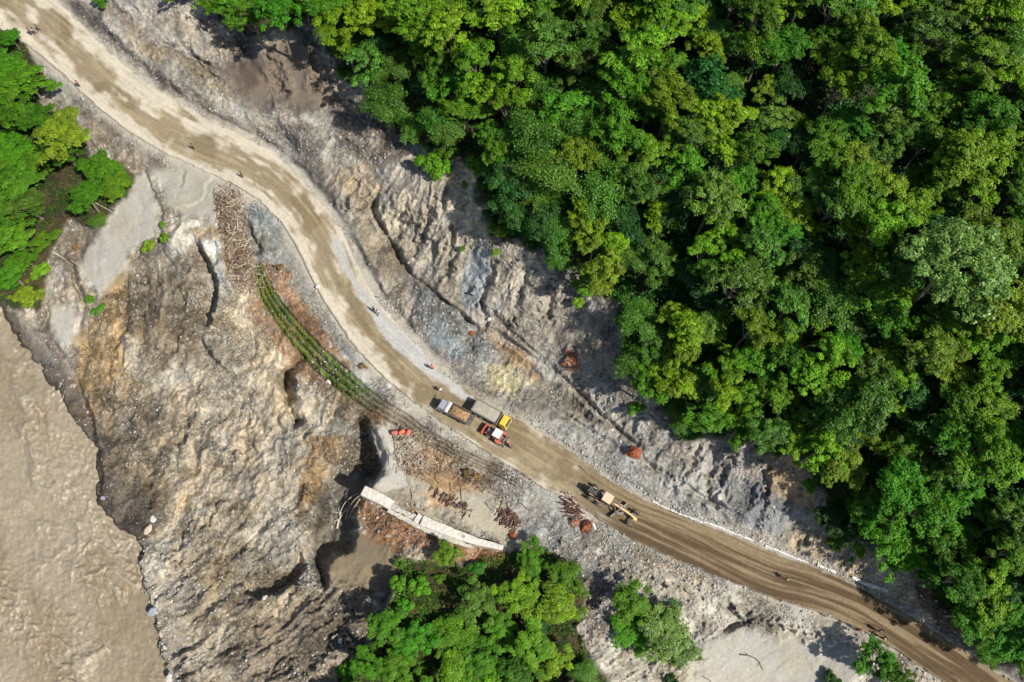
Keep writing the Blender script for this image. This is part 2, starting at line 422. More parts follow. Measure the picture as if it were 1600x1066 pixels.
# planted rows below the road
rows = [(401,406),(404,425),(418,460),(440,492),(468,528),(500,562),(540,598),(580,628),(625,654),(665,682),(705,704),(745,722),(790,742),(812,756)]
bx = box_of(370, 380, 850, 790)
rd, rs, rL = line_field(rows, PX[bx], PY[bx])
rw = np.interp(rs, [0, 60, 200, 300, 520], [8, 15, 22, 17, 9]).astype(F32)
ROWM = np.zeros_like(PX); ROWM[bx] = sstep(1.0, 0.75, np.abs(rd) / rw) * sstep(0, 10, rs) * sstep(0, 6, rL - rs)
ROWP = np.zeros_like(PX); ROWP[bx] = 0.5 + 0.5 * np.cos(rd / rw * math.pi * 4.0 + WN2[bx] * 2.6 + WN1[bx] * 3.4)
ROWS = np.zeros_like(PX); ROWS[bx] = rs
Z += ROWM * (ROWP - 0.6) * 0.75 * (0.75 + WN1 * 1.6)

bx, v = pmask([(574,650),(600,658),(640,700),(700,760),(640,790),(590,775),(576,766),(592,735),(590,710),(580,685)], 4, 3, 2)
Z[bx] = lerp(Z[bx], Z[bx] * .25 - .5, v)
bx, v = pmask([(556,755),(600,770),(680,805),(740,828),(800,850),(792,872),(720,862),(650,838),(590,805),(556,785)], 6, 3, 2)
Z[bx] = lerp(Z[bx], np.minimum(Z[bx], -1.15 + (WN2[bx]) * .3), v)
# the road surface itself: level across, rutted along
zr_pts = resample(up_edge, 120)
ROADZ = -0.0 + 0.0 * PX
lift = sstep(34, 0, dist_road)
side_lo = lo_d > 0
Z = np.where(dist_road < 34, lerp(Z, np.where(side_lo, -0.35 + (Z + 0.35) * sstep(2, 34, dist_road), 0.1 + (Z - 0.1) * sstep(3, 34, dist_road)), lift * 0.9), Z)
rut_u = U_ * 7.5 + 1.1 * (vnoise(ALONG / 150, ALONG * 0, 401) - .5)
RUT = fbm(rut_u * 40 + WN1 * 12, ALONG * 0.25, 34, 3, 400, 0.6) - 0.5
RUTF = fbm(rut_u * 40 + WN1 * 6, ALONG * 0.30, 11, 3, 420, 0.6) - 0.5
LOWER = sstep(820, 960, PX)
road_z = RUT * (0.10 + 0.12 * LOWER) + RUTF * (0.05 + 0.08 * LOWER) + WN2 * 0.05 + 0.10 * np.exp(-((U_ - 0.04) / 0.05) ** 2) + 0.08 * np.exp(-((U_ - 0.97) / 0.04) ** 2)
Z = lerp(Z, road_z, ROAD).astype(F32)

# banks of the river
rise = 1.5 * sstep(0, 7, LAND) + np.maximum(LAND, 0) * 0.085
rise = rise + 1.6 * sstep(0, 5, LAND) * sstep(430, 540, PY) * sstep(860, 820, PY)
land_z = np.minimum(Z, WL + 0.1 + rise)
land_z = np.maximum(land_z, WL + 0.15 + 0.5 * sstep(0, 5, LAND))
Z = np.where(LAND > 0, land_z, WL - 0.35 - np.clip(-LAND * 0.02, 0, 2)).astype(F32)

# ------------------------------------------------------------------ colour of the soil (mostly its own colour; shade is painted in at some places)
COL = np.empty(PX.shape + (3,), F32)
COL[:] = S(168,160,150)
ROU = np.full(PX.shape, 0.92, F32)
def paint(rgb, pts, blur=7, wob=14, fine=6, k=0.85):
    bx, v = pmask(pts, blur, wob, fine)
    v = (v * k)[..., None]
    COL[bx] = COL[bx] * (1 - v) + S(*rgb) * v
def paint_line(rgb, pts, w, k=0.8, wob=4):
    pts = smooth_line(pts, 30)
    xs = [p[0] for p in pts]; ys = [p[1] for p in pts]; m = w * 4
    bx = box_of(min(xs) - m, min(ys) - m, max(xs) + m, max(ys) + m)
    d, s, L = line_field(pts, PX[bx], PY[bx])
    d = d + (WN2[bx] + WN1[bx]) * wob
    v = (np.exp(-(d / w) ** 2) * k * sstep(0, 8, s) * sstep(0, 8, L - s))[..., None]
    COL[bx] = COL[bx] * (1 - v) + S(*rgb) * v
# general unevenness
def wash(rgb, m, k=1.0):
    v = (np.clip(m, 0, 1) * k)[..., None]
    COL[:] = COL * (1 - v) + S(*rgb) * v
clm = sstep(5, 40, lo_d)
wash((176,165,147), clm * sstep(380, 520, PY) * sstep(760, 640, PX), 0.9)
wash((170,160,146), sstep(0, 20, -up_d) * sstep(700, 500, PX), 0.8)
tone2 = fbm(PX + WN1 * 60, PY + WN1 * 50, 48, 5, 570, .6)
wash((196,188,176), sstep(.54, .68, tone2) * (1 - VEG) * (1 - SLAB), .65)
wash((124,110,88), sstep(.44, .34, tone2) * (1 - VEG) * (1 - SMO) * (1 - SLAB), .42)
tone3 = np.where(up_d < 0, fbm(rx + WN1 * 50, ry / 3.5, 30, 4, 575, .6), fbm(fcx + WN1 * 50, fcy / 3.5, 30, 4, 576, .6))
wash((158,154,144), sstep(.53, .66, tone3) * (1 - VEG) * (1 - SMO), .5)
wash((182,160,130), sstep(.46, .36, tone3) * (1 - VEG) * (1 - SMO), .3)
paint((104,90,76), [(95,-40),(140,30),(210,96),(285,140),(335,180),(325,186),(260,150),(195,108),(138,54),(85,-10)], 5, 10)  # brown ditch along the road edge, its shadow painted into the colour
paint((128,114,98), [(180,0),(300,110),(360,180),(400,190),(430,215),(380,210),(330,190),(270,120),(215,70),(150,0)], 10, 18, k=.9)
paint((132,122,112), [(300,60),(420,60),(520,130),(600,230),(560,260),(480,190),(400,180),(330,130)], 14, 26, 10, k=.6)
paint((150,130,98), [(195,60),(250,70),(300,95),(352,140),(372,182),(330,150),(270,110),(215,85)], 6, 12, k=.8)
paint((196,184,168), [(215,10),(262,0),(335,0),(350,45),(310,60),(262,48),(225,40)], 8, 14)
paint((200,182,158), [(410,72),(440,48),(456,60),(450,92),(425,86)], 6, 10)
paint((198,182,160), [(270,30),(330,40),(352,80),(320,86),(285,66)], 8, 14, k=.7)
paint((130,116,103), [(352,90),(410,82),(450,64),(490,70),(522,110),(524,158),(470,175),(400,172),(370,140)], 8, 10)
paint((96,82,74), [(375,60),(395,75),(405,130),(385,140),(360,100)], 6, 12, k=.7)
paint((184,178,168), [(255,80),(330,130),(380,170),(440,210),(470,250),(440,240),(370,200),(300,150),(250,110)], 10, 16, k=.6)
paint((120,112,106), [(400,190),(470,200),(505,258),(542,322),(520,325),(480,280),(440,235)], 6, 14, k=.75)
paint((196,190,178), [(474,180),(512,198),(560,252),(612,300),(600,325),(560,300),(505,240)], 6, 12)
paint((112,98,88), [(520,150),(600,170),(650,200),(640,240),(600,262),(560,240),(530,200)], 10, 18, k=.8)
paint((186,164,134), [(530,262),(580,262),(610,300),(575,325),(545,320)], 8, 14, k=.8)
paint((186,174,154), [(560,330),(640,300),(720,250),(800,300),(840,400),(800,470),(700,470),(640,400)], 10, 20, k=.85)
paint((208,192,164), [(715,250),(790,300),(775,370),(735,380),(712,330)], 10, 22, k=.75)
paint((148,134,112), [(560,345),(600,360),(630,420),(650,500),(620,480),(580,420)], 8, 14, k=.8)
paint((150,158,164), [(742,372),(766,398),(762,450),(745,480),(720,482),(722,420)], 7, 12, k=.85)
paint((122,124,122), [(640,440),(690,460),(740,500),(785,550),(760,572),(700,545),(650,505)], 8, 12, k=.75)
paint((152,160,162), [(655,492),(690,498),(735,545),(715,568),(670,536)], 6, 10, k=.8)
paint((180,170,154), [(760,462),(900,440),(980,520),(990,600),(880,560),(800,500)], 10, 20)
paint((96,84,76), [(850,500),(900,480),(980,520),(1000,620),(975,660),(950,600),(900,560)], 12, 24, k=.45)  # tree shade at the forest foot, painted in as a darker tone
paint((112,104,86), [(765,532),(792,538),(832,572),(872,602),(922,640),(1000,690),(975,690),(905,650),(840,612),(790,577)], 4, 6, k=.8)
paint((222,206,158), [(762,572),(808,576),(832,598),(806,620),(770,612)], 6, 14, 8, k=.85)
paint((204,160,110), [(745,490+20),(800,545),(860,600),(850,606),(800,560)], 4, 10, 8, k=.4)
paint((180,176,168), [(830,640),(880,652),(960,670),(1050,720),(1150,782),(1200,842),(1130,832),(1010,778),(920,722),(860,684)], 8, 16)
paint((112,108,96), [(800,600),(860,620),(905,650),(870,665),(820,640)], 8, 16, k=.6)
paint((122,124,128), [(1120,742),(1200,752),(1240,802),(1224,850),(1150,822)], 10, 22, k=.75)
paint((176,166,156), [(1070,680),(1160,690),(1190,740),(1120,740)], 8, 16)
paint((188,158,124), [(1172,690),(1240,700),(1282,762),(1262,802),(1204,762)], 8, 18)
paint((204,184,152), [(1235,822),(1330,842),(1440,902),(1470,952),(1400,936),(1300,884),(1222,856)], 6, 14)
paint((84,68,52), [(1425,880),(1465,905),(1490,970),(1560,1050),(1500,1010),(1440,950)], 6, 12, k=.9)
# between road and river
paint((176,174,170), [(100,130),(200,215),(320,270),(402,312),(452,372),(482,442),(522,522),(602,612),(702,682),(660,672),(560,602),(480,502),(440,432),(380,382),(360,302),(260,262),(150,192),(90,142)], 8, 12)
paint((196,190,182), [(62,96),(100,114),(118,150),(140,190),(105,190),(72,150)], 8, 12)
paint((150,156,160), [(72,118),(110,125),(112,150),(80,150)], 6, 10, k=.7)
paint((126,112,98), [(112,150),(170,182),(232,258),(212,284),(160,242),(130,202)], 7, 22, 10, k=.75)
paint((146,152,152), [(382,312),(410,322),(444,352),(440,385),(412,400),(388,385)], 6, 10, k=.8)
paint((188,170,146), [(100,290),(130,300),(110,345),(85,372),(70,330)], 6, 14)
paint((132,118,102), [(85,372),(130,350),(200,345),(175,370),(140,400),(118,430),(90,410)], 8, 16, k=.8)
for i, c in ((0, (190,186,178)), (1, (182,179,170)), (2, (196,192,184))):
    paint(c, mud[i], 8, 14, 8, .88)
paint((206,202,192), [(262,335),(300,340),(346,352),(347,382),(352,430),(372,462),(352,472),(336,422),(318,384),(300,372),(286,392),(266,402)], 4, 8)
paint((198,170,132), [(300,354),(346,356),(348,374),(308,372)], 4, 8, k=.8)
paint((200,204,204), [(316,380),(345,376),(350,430),(372,460),(352,470),(334,420)], 3, 5)
paint((184,152,100), [(172,460),(200,432),(198,520),(196,600),(176,622),(150,602),(116,642),(110,582),(126,540),(140,502)], 9, 20, 10, k=.75)
paint((124,111,94), [(205,402),(240,400),(250,432),(300,442),(322,472),(322,522),(300,562),(232,582),(205,540),(198,470)], 9, 20, 10, k=.9)
paint((150,140,120), [(268,445),(318,438),(322,470),(290,490)], 8, 16, k=.6)
paint((116,102,92), [(0,482),(40,502),(70,492),(102,562),(132,622),(152,692),(156,800),(128,700),(90,622),(40,552)], 6, 12)
paint((150,146,142), [(30,500),(60,510),(90,560),(110,620),(84,600),(50,550)], 7, 14, k=.6)
paint((188,175,157), [(300,562),(402,592),(442,642),(442,762),(382,802),(300,762),(262,682)], 14, 34, 14, k=.8)
paint((142,128,108), [(160,600),(232,600),(262,690),(262,792),(222,842),(160,790),(152,690)], 12, 26, 12, k=.8)
paint((82,78,76), [(165,735),(225,760),(240,800),(215,832),(180,820),(160,790)], 8, 10, k=.7)
paint((150,120,88), [(118,640),(150,620),(150,665),(128,668)], 6, 10, k=.7)
paint((200,184,158), [(352,442),(452,472),(502,562),(542,642),(442,642),(382,582),(332,502)], 12, 30, 12, k=.75)
paint((204,196,176), [(355,560),(395,590),(400,610),(370,600)], 5, 12, k=.8)
paint((142,106,78), [(404,432),(442,482),(482,542),(522,602),(602,652),(592,672),(502,622),(442,562),(402,502)], 9, 20, 10, k=.75)
paint((190,148,112), [(412,415),(448,425),(470,470),(510,520),(540,565),(500,545),(455,490),(425,455)], 7, 12, 8, k=.8)
paint((150,108,96), [(450,470),(490,500),(520,545),(490,540),(460,505)], 7, 14, 8, k=.5)
paint((180,174,160), [(500,590),(545,600),(560,640),(530,680),(495,680),(480,620)], 9, 20, 10, k=.6)
paint((152,124,86), [(480,690),(540,690),(520,740),(480,800),(460,800),(470,740)], 9, 18, 10, k=.8)
paint((142,127,106), [(506,882),(562,830),(602,850),(626,882),(622,922),(562,926),(510,912)], 5, 8, k=.95)
paint((146,132,116), [(380,932),(520,942),(602,962),(590,1120),(350,1120)], 14, 30, 12, k=.8)
paint((190,178,150), [(400,928),(440,935),(455,970),(425,962)], 6, 10, k=.85)
paint((184,174,160), [(255,900),(330,900),(340,1066),(262,1066)], 12, 24, 12, k=.7)
paint((190,184,170), [(222,842),(262,850),(262,885),(225,888)], 6, 12, k=.7)
paint((152,138,116), [(300,850),(372,870),(360,930),(330,1000),(300,940)], 10, 22, 12, k=.7)
paint((190,180,160), [(640,742),(722,742),(802,792),(832,842),(792,862),(702,802),(622,772)], 8, 14)
paint((190,150,112), [(655,770),(700,770),(720,800),(690,800)], 7, 14, k=.6)
paint((174,124,90), [(560,782),(642,802),(722,842),(792,862),(792,888),(702,884),(622,855),(560,815)], 8, 16, 8, k=.85)
paint((150,112,74), [(560,800),(600,800),(610,850),(570,835)], 8, 16, k=.7)
paint((176,140,100), [(630,690),(720,715),(740,760),(700,770),(650,745)], 8, 18, 10, k=.7)
paint((170,170,168), [(780,742),(862,772),(962,832),(1002,882),(902,902),(832,852)], 9, 18)
paint((196,176,152), [(1000,872),(1080,882),(1122,920),(1062,932),(1010,902)], 8, 18, 8, k=.7)
paint((84,110,36), [(636,872),(740,888),(765,950),(700,1000),(612,1000),(610,940)], 8, 18, 8, k=.9)
paint((150,112,84), [(690,890),(745,905),(720,955),(690,940)], 8, 16, k=.6)
paint((192,186,174), [(960,872),(1202,932),(1352,992),(1402,1080),(930,1150),(940,1000),(1000,960)], 8, 16, k=.8)
paint((190,186,178), mud[3], 16, 22, k=.9)
paint((150,142,130), [(1120,930),(1160,945),(1150,975),(1120,960)], 7, 14, k=.6)
paint((118,120,124), [(900,880),(960,900),(990,950),(930,960)], 8, 18, k=.5)
paint((206,200,188), [(577,662),(600,666),(613,680),(618,705),(630,735),(640,760),(600,772),(582,760),(597,735),(597,710),(585,690)], 2, 3, 2, 1.0)
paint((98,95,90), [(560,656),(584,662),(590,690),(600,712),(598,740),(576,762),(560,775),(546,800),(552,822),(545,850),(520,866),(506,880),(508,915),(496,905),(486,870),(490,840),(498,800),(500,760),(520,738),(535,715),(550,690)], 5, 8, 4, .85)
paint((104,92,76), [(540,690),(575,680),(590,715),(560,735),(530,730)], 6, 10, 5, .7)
paint((70,66,64), [(95,-60),(125,-10),(190,60),(250,110),(262,140),(200,104),(140,48),(90,-10)], 5, 8, 5, .7)  # shadow on the hill beside the upper road, painted as a dark wash
# rust coloured earth
paint((186,92,58), [(884,548),(900,550),(905,575),(888,578)], 3, 5, 4, k=.8)
# shade painted into the fine furrows, broad mottles, streaks down the slopes
mot = fbm(PX, PY, 26, 4, 500) - 0.5
stre = fbm(rx / 1.0 + WN1 * 40, ry / 6.0, 14, 4, 520, .65) - 0.5
stre2 = fbm(fcx + WN1 * 60, fcy / 7.0, 15, 4, 540, .65) - 0.5
spk = fbm(PX, PY, 3.4, 2, 560, .7) - 0.5
amp = (1 - 0.75 * SMO) * (1 - 0.7 * SLAB)
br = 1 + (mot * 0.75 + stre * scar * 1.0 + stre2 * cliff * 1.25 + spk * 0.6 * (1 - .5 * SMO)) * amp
br = br + (FR * .42 + grit * .45) * (1 - SMO) * (1 - SLAB) * (1 - VEG)  # relief shading put into the colour: low spots darker, crests lighter
warm = (fbm(PX, PY, 40, 4, 580) - 0.5) * 0.20 + .05
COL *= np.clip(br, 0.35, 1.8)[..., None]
COL[..., 0] *= 1 + warm * .5; COL[..., 2] *= 1 - warm
st = (STON * (0.35 + 0.65 * stone_m) * (1 - SMO) * (1 - SLAB))[..., None]
COL[:] = COL * (1 - 0.5 * st) + (S(205,200,190) * (0.45 + 0.75 * id1[..., None])) * 0.5 * st
dirt_br = sstep(0.56, 0.66, fbm(PX + WN1 * 20, PY, 16, 4, 600)) * (1 - SMO) * (1 - SLAB) * cliff
wash((112,94,70), dirt_br, 0.4)
COL *= np.array([.985, 1.0, .99], F32)
COL *= np.where((up_d < 0)[..., None], np.array([.975, 1.0, 1.045], F32), np.array([1, 1, 1], F32))
# rows of grass and furrow
rg = sstep(335, 250, ROWS)
g1 = ROWM * sstep(0.35, 0.7, ROWP)
wash((98,136,40), g1 * rg, 0.9); wash((150,138,116), g1 * (1 - rg), 0.7)
wash((40,50,18), ROWM * sstep(0.5, 0.2, ROWP) * rg, 0.85)
wash((104,84,70), ROWM * sstep(0.5, 0.2, ROWP) * (1 - rg), 0.8)
vgn = fbm(PX, PY, 14, 3, 620)
wash((52,50,28), VEG, 0.95); wash((92,76,52), VEG * sstep(0.5, 0.62, vgn), 0.7); wash((40,72,14), VEG * sstep(0.48, 0.38, vgn), 0.7)
wet = sstep(9, 1, LAND) * (LAND > -2)
wash((92,84,76), sstep(48, 6, LAND + WN1 * 36) * (LAND > -2) * sstep(440, 520, PY) * sstep(900, 830, PY), .78)
wash((74,64,56), wet, 0.75); ROU -= 0.35 * wet
wash((210,204,192), SLAB * sstep(.7, .3, fbm(PX, PY, 9, 3, 690)), .9); wash((186,178,164), SLAB, .35)
# road colours: a damp brown travelled strip between pale dusty shoulders
COLR = np.empty_like(COL); COLR[:] = S(218,207,184)
def wr(rgb, m, k=1.0):
    v = (np.clip(m, 0, 1) * k)[..., None]
    COLR[:] = COLR * (1 - v) + S(*rgb) * v
a_n = (vnoise(ALONG / 26, U_ * 9, 640) - 0.5) * 0.24 + (fbm(ALONG / 5, U_ * 60, 6, 3, 650) - 0.5) * 0.34 + (fbm(PX, PY, 22, 4, 655) - .5) * .5
ctr_u = np.interp(ALONG, [0, 420, 560, 700, 860, 1000, 1150, 1300, 1700], [.5, .46, .47, .58, .50, .44, .50, .5, .5])
half_u = np.interp(ALONG, [0, 420, 560, 680, 800, 960, 1150, 1300, 1420, 1600, 2600], [.3, .24, .23, .16, .27, .26, .24, .38, .44, .5, .5])
strip = sstep(0.13, -0.12, np.abs(U_ - ctr_u) - half_u + a_n)
wr((157,141,112), strip, 0.95)
wr((128,112,78), strip * sstep(0.52, 0.64, fbm(PX, PY, 30, 3, 660)), 0.5)
wr((186,168,132), strip * sstep(0.56, 0.70, fbm(rut_u * 30, ALONG * 0.3, 16, 3, 670)), 0.6)
brown = sstep(860, 1010, PX)
tr = fbm(rut_u * 34 + WN1 * 10, ALONG * 0.14, 22, 3, 680, .6)
wr((120,101,75), brown, 0.95)
wr((98,80,58), brown * sstep(0.50, 0.60, tr), 0.85)
wr((162,144,114), brown * sstep(0.47, 0.38, tr), 0.75)
# grey clay apron on the uphill side
bx, v = pmask([(518,372),(532,376),(548,420),(575,460),(612,505),(650,535),(690,580),(735,622),(720,618),(670,590),(620,548),(585,500),(560,465),(535,420)], 4, 7, 4)
v3 = (v * .95)[..., None]; COLR[bx] = COLR[bx] * (1 - v3) + S(204,202,196) * v3
COLR *= (1 + mot * .16 + spk * .22 + RUTF * .35)[..., None]
wash((196,190,178), sstep(9, 0, dist_road + WN1 * 14 + WN2 * 8) * (1 - VEG), .5)
dust = sstep(16, 0, dist_road + WN1 * 16 + WN2 * 10) * (1 - VEG) * sstep(900, 700, PX)
wash((206,198,180), dust, .7)
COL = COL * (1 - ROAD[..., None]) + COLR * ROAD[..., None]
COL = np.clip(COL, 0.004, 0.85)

# ------------------------------------------------------------------ ground lookup for everything that stands on it
from_px_cache = {}
def zpx(px, py):
    i = np.clip(np.searchsorted(AX, px) - 1, 0, NC - 2); j = np.clip(np.searchsorted(AY, py) - 1, 0, NR - 2)
    fx = np.clip((px - AX[i]) / (AX[i + 1] - AX[i]), 0, 1); fy = np.clip((py - AY[j]) / (AY[j + 1] - AY[j]), 0, 1)
    return (Z[j, i] * (1 - fx) + Z[j, i + 1] * fx) * (1 - fy) + (Z[j + 1, i] * (1 - fx) + Z[j + 1, i + 1] * fx) * fy
def ground_at(px, py):
    z = zpx(px, py); x, y = ray_xy(px, py, z); return x, y, z
def ground_z(x, y, z=0.0):
    for _ in range(6):
        px, py = to_px(x, y, z); z = zpx(px, py)
    return z
def under(px, py, h):
    """the ground point above which, h metres up, something shows at the pixel"""
    z = zpx(px, py)
    for _ in range(8):
        x, y = ray_xy(px, py, z + h)
        z = ground_z(x, y, z)
    return x, y, z

def new_mesh(name, verts, faces_flat, nper, col=None, mat=None, smooth=False, colname='Col'):
    me = bpy.data.meshes.new(name)
    nv = len(verts); nf = len(faces_flat) // nper
    me.vertices.add(nv); me.vertices.foreach_set('co', np.asarray(verts, F32).ravel())
    me.loops.add(nf * nper); me.loops.foreach_set('vertex_index', np.asarray(faces_flat, np.int32).ravel())
    me.polygons.add(nf)
    me.polygons.foreach_set('loop_start', np.arange(0, nf * nper, nper, dtype=np.int32))
    me.polygons.foreach_set('loop_total', np.full(nf, nper, np.int32))
    if smooth: me.polygons.foreach_set('use_smooth', np.ones(nf, bool))
    me.update(calc_edges=True)
    if col is not None:
        at = me.color_attributes.new(colname, 'FLOAT_COLOR', 'POINT')
        at.data.foreach_set('color', np.asarray(col, F32).ravel())
    if mat is not None: me.materials.append(mat)
    return me
def link(name, me, parent=None):
    o = bpy.data.objects.new(name, me); scene.collection.objects.link(o)
    if parent is not None: o.parent = parent
    return o
def tag(o, label=None, cat=None, group=None, kind=None):
    if label: o['label'] = label
    if cat: o['category'] = cat
    if group: o['group'] = group
    if kind: o['kind'] = kind
    return o

def soil_material(name, bump=0.5, bscale=3.0, spec=0.25, stones=False):
    m = bpy.data.materials.new(name); m.use_nodes = True
    nt = m.node_tree; N = nt.nodes; L = nt.links
    b = N['Principled BSDF']
    at = N.new('ShaderNodeAttribute'); at.attribute_name = 'Col'
    tc = N.new('ShaderNodeTexCoord')
    n1 = N.new('ShaderNodeTexNoise'); n1.inputs['Scale'].default_value = bscale; n1.inputs['Detail'].default_value = 8; n1.inputs['Roughness'].default_value = 0.7
    L.new(tc.outputs['Object'], n1.inputs['Vector'])
    mr = N.new('ShaderNodeMapRange'); mr.inputs[1].default_value = 0.3; mr.inputs[2].default_value = 0.7; mr.inputs[3].default_value = 0.84; mr.inputs[4].default_value = 1.16
    L.new(n1.outputs['Fac'], mr.inputs[0])
    mx = N.new('ShaderNodeVectorMath'); mx.operation = 'SCALE'
    L.new(at.outputs['Color'], mx.inputs[0]); L.new(mr.outputs[0], mx.inputs['Scale'])
    if stones:
        gr = N.new('ShaderNodeAttribute'); gr.attribute_name = 'Grit'
        nz = N.new('ShaderNodeTexNoise'); nz.inputs['Scale'].default_value = 4.2; nz.inputs['Detail'].default_value = 3; nz.inputs['Roughness'].default_value = .75
        L.new(tc.outputs['Object'], nz.inputs['Vector'])
        vo = N.new('ShaderNodeTexVoronoi'); vo.inputs['Scale'].default_value = 3.4; L.new(tc.outputs['Object'], vo.inputs['Vector'])
        vs = N.new('ShaderNodeSeparateColor'); L.new(vo.outputs['Color'], vs.inputs[0])
        a1 = N.new('ShaderNodeMath'); a1.operation = 'MULTIPLY_ADD'; a1.inputs[1].default_value = 3.2; a1.inputs[2].default_value = -1.6; L.new(nz.outputs['Fac'], a1.inputs[0])
        a2 = N.new('ShaderNodeMath'); a2.operation = 'MULTIPLY_ADD'; a2.inputs[1].default_value = .8; a2.inputs[2].default_value = -.4; L.new(vs.outputs[0], a2.inputs[0])
        a3 = N.new('ShaderNodeMath'); a3.operation = 'ADD'; L.new(a1.outputs[0], a3.inputs[0]); L.new(a2.outputs[0], a3.inputs[1])
        a4 = N.new('ShaderNodeMath'); a4.operation = 'MULTIPLY_ADD'; a4.inputs[2].default_value = 1.0; L.new(a3.outputs[0], a4.inputs[0]); L.new(gr.outputs['Fac'], a4.inputs[1])
        a5 = N.new('ShaderNodeMath'); a5.operation = 'MAXIMUM'; a5.inputs[1].default_value = .35; L.new(a4.outputs[0], a5.inputs[0])
        m2 = N.new('ShaderNodeVectorMath'); m2.operation = 'SCALE'; L.new(mx.outputs[0], m2.inputs[0]); L.new(a5.outputs[0], m2.inputs['Scale']); mx = m2
    L.new(mx.outputs[0], b.inputs['Base Color'])
    L.new(at.outputs['Alpha'], b.inputs['Roughness'])
    b.inputs['Specular IOR Level'].default_value = spec
    bp = N.new('ShaderNodeBump'); bp.inputs['Strength'].default_value = bump; bp.inputs['Distance'].default_value = 0.12
    L.new(n1.outputs['Fac'], bp.inputs['Height']); L.new(bp.outputs[0], b.inputs['Normal'])
    if stones:
        b2 = N.new('ShaderNodeBump'); b2.inputs['Distance'].default_value = 0.16
        L.new(gr.outputs['Fac'], b2.inputs['Strength']); L.new(a3.outputs[0], b2.inputs['Height']); L.new(bp.outputs[0], b2.inputs['Normal']); L.new(b2.outputs[0], b.inputs['Normal'])
    return m
MAT_SOIL = soil_material('bare_soil', stones=True)
MAT_ROAD = soil_material('packed_dirt', 0.3, 2.2)
GX, GY = ray_xy(PX.astype(np.float64), PY.astype(np.float64), Z.astype(np.float64))
V3 = np.stack([GX, GY, Z.astype(np.float64)], -1).astype(F32)
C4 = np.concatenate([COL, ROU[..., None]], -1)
GRIT = np.clip(.10 + .85 * sstep(.42, .66, fbm(PX + WN1 * 30, PY, 40, 3, 990)), 0, 1) * (1 - .25 * (up_d < 0)) * (1 - .85 * SMO) * (1 - .8 * SLAB) * (1 - .75 * ROAD) * (1 - .5 * VEG)
idx = np.arange(NR * NC, dtype=np.int32).reshape(NR, NC)
Q = np.stack([idx[:-1, :-1], idx[1:, :-1], idx[1:, 1:], idx[:-1, 1:]], -1).reshape(-1, 4)
fc = (inside + edge_n * 0.9 > 0)
froad = (fc[:-1, :-1] & fc[1:, 1:]).reshape(-1)
def part_mesh(name, sel, mat):
    q = Q[sel]; used = np.zeros(NR * NC, bool); used[q.ravel()] = True
    remap = np.cumsum(used) - 1
    me = new_mesh(name, V3.reshape(-1, 3)[used], remap[q].ravel().astype(np.int32), 4, C4.reshape(-1, 4)[used], mat)
    ga = me.attributes.new('Grit', 'FLOAT', 'POINT'); ga.data.foreach_set('value', GRIT.ravel()[used].astype(F32)); return me
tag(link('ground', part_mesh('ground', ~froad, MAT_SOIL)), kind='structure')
tag(link('dirt_road', part_mesh('dirt_road', froad, MAT_ROAD)), kind='structure')

# ------------------------------------------------------------------ river
WXa = axis(-40, 330, 1.9, -3000, 900); WYa = axis(420, 1110, 1.9, -400, 3200)
WX, WY = np.meshgrid(WXa, WYa)
fx = WX * 0.35 + WY * 0.94; fy = WX * 0.94 - WY * 0.35        # along the current, across it
w1 = fbm(WX, WY, 90, 3, 700) - 0.5; w2 = fbm(WX, WY, 24, 3, 710) - 0.5
tb = sstep(0.42, 0.62, fbm(fx / 2.2 + w1 * 60, fy + w1 * 60, 60, 3, 720))
rip = ridged(fx / 1.7 + w1 * 80 + w2 * 34, fy + w1 * 70 + w2 * 34, 17, 5, 730, .6)
rip2 = ridged(fx / 1.3 + w2 * 20, fy + w2 * 26, 7, 3, 740)
rip3 = fbm(fx / 1.2 + w2 * 10, fy + w2 * 10, 3.4, 2, 760, .6) - .5
wz = WL + (rip3 * .24 + rip * .9 * (0.2 + 0.8 * tb) + rip2 * 0.22 * (0.15 + 0.85 * tb)) + w1 * 0.5 - 0.12
wc = np.empty(WX.shape + (4,), F32)
foam = sstep(0.50, 0.85, rip) * (0.25 + 0.75 * tb) + .5 * sstep(.55, .8, rip2) * tb; foam = np.clip(foam, 0, 1)
k1 = sstep(0.35, 0.65, fbm(fx / 2.5, fy, 50, 3, 750) )[..., None]
base = S(156,141,115) * (1 - k1) + S(171,157,134) * k1
wc[..., :3] = base * (1 - 0.55 * foam[..., None]) + S(200,188,168) * 0.55 * foam[..., None]
wc[..., 3] = 0.5
wx_, wy_ = ray_xy(WX.astype(float), WY.astype(float), wz.astype(float))
wi = np.arange(WX.size, dtype=np.int32).reshape(WX.shape)
wq = np.stack([wi[:-1, :-1], wi[1:, :-1], wi[1:, 1:], wi[:-1, 1:]], -1).reshape(-1)
MAT_WATER = soil_material('muddy_water', 0.25, 1.2, 0.5)
tag(link('river', new_mesh('river', np.stack([wx_, wy_, wz], -1).reshape(-1, 3), wq, 4, wc.reshape(-1, 4), MAT_WATER, True)), kind='structure')
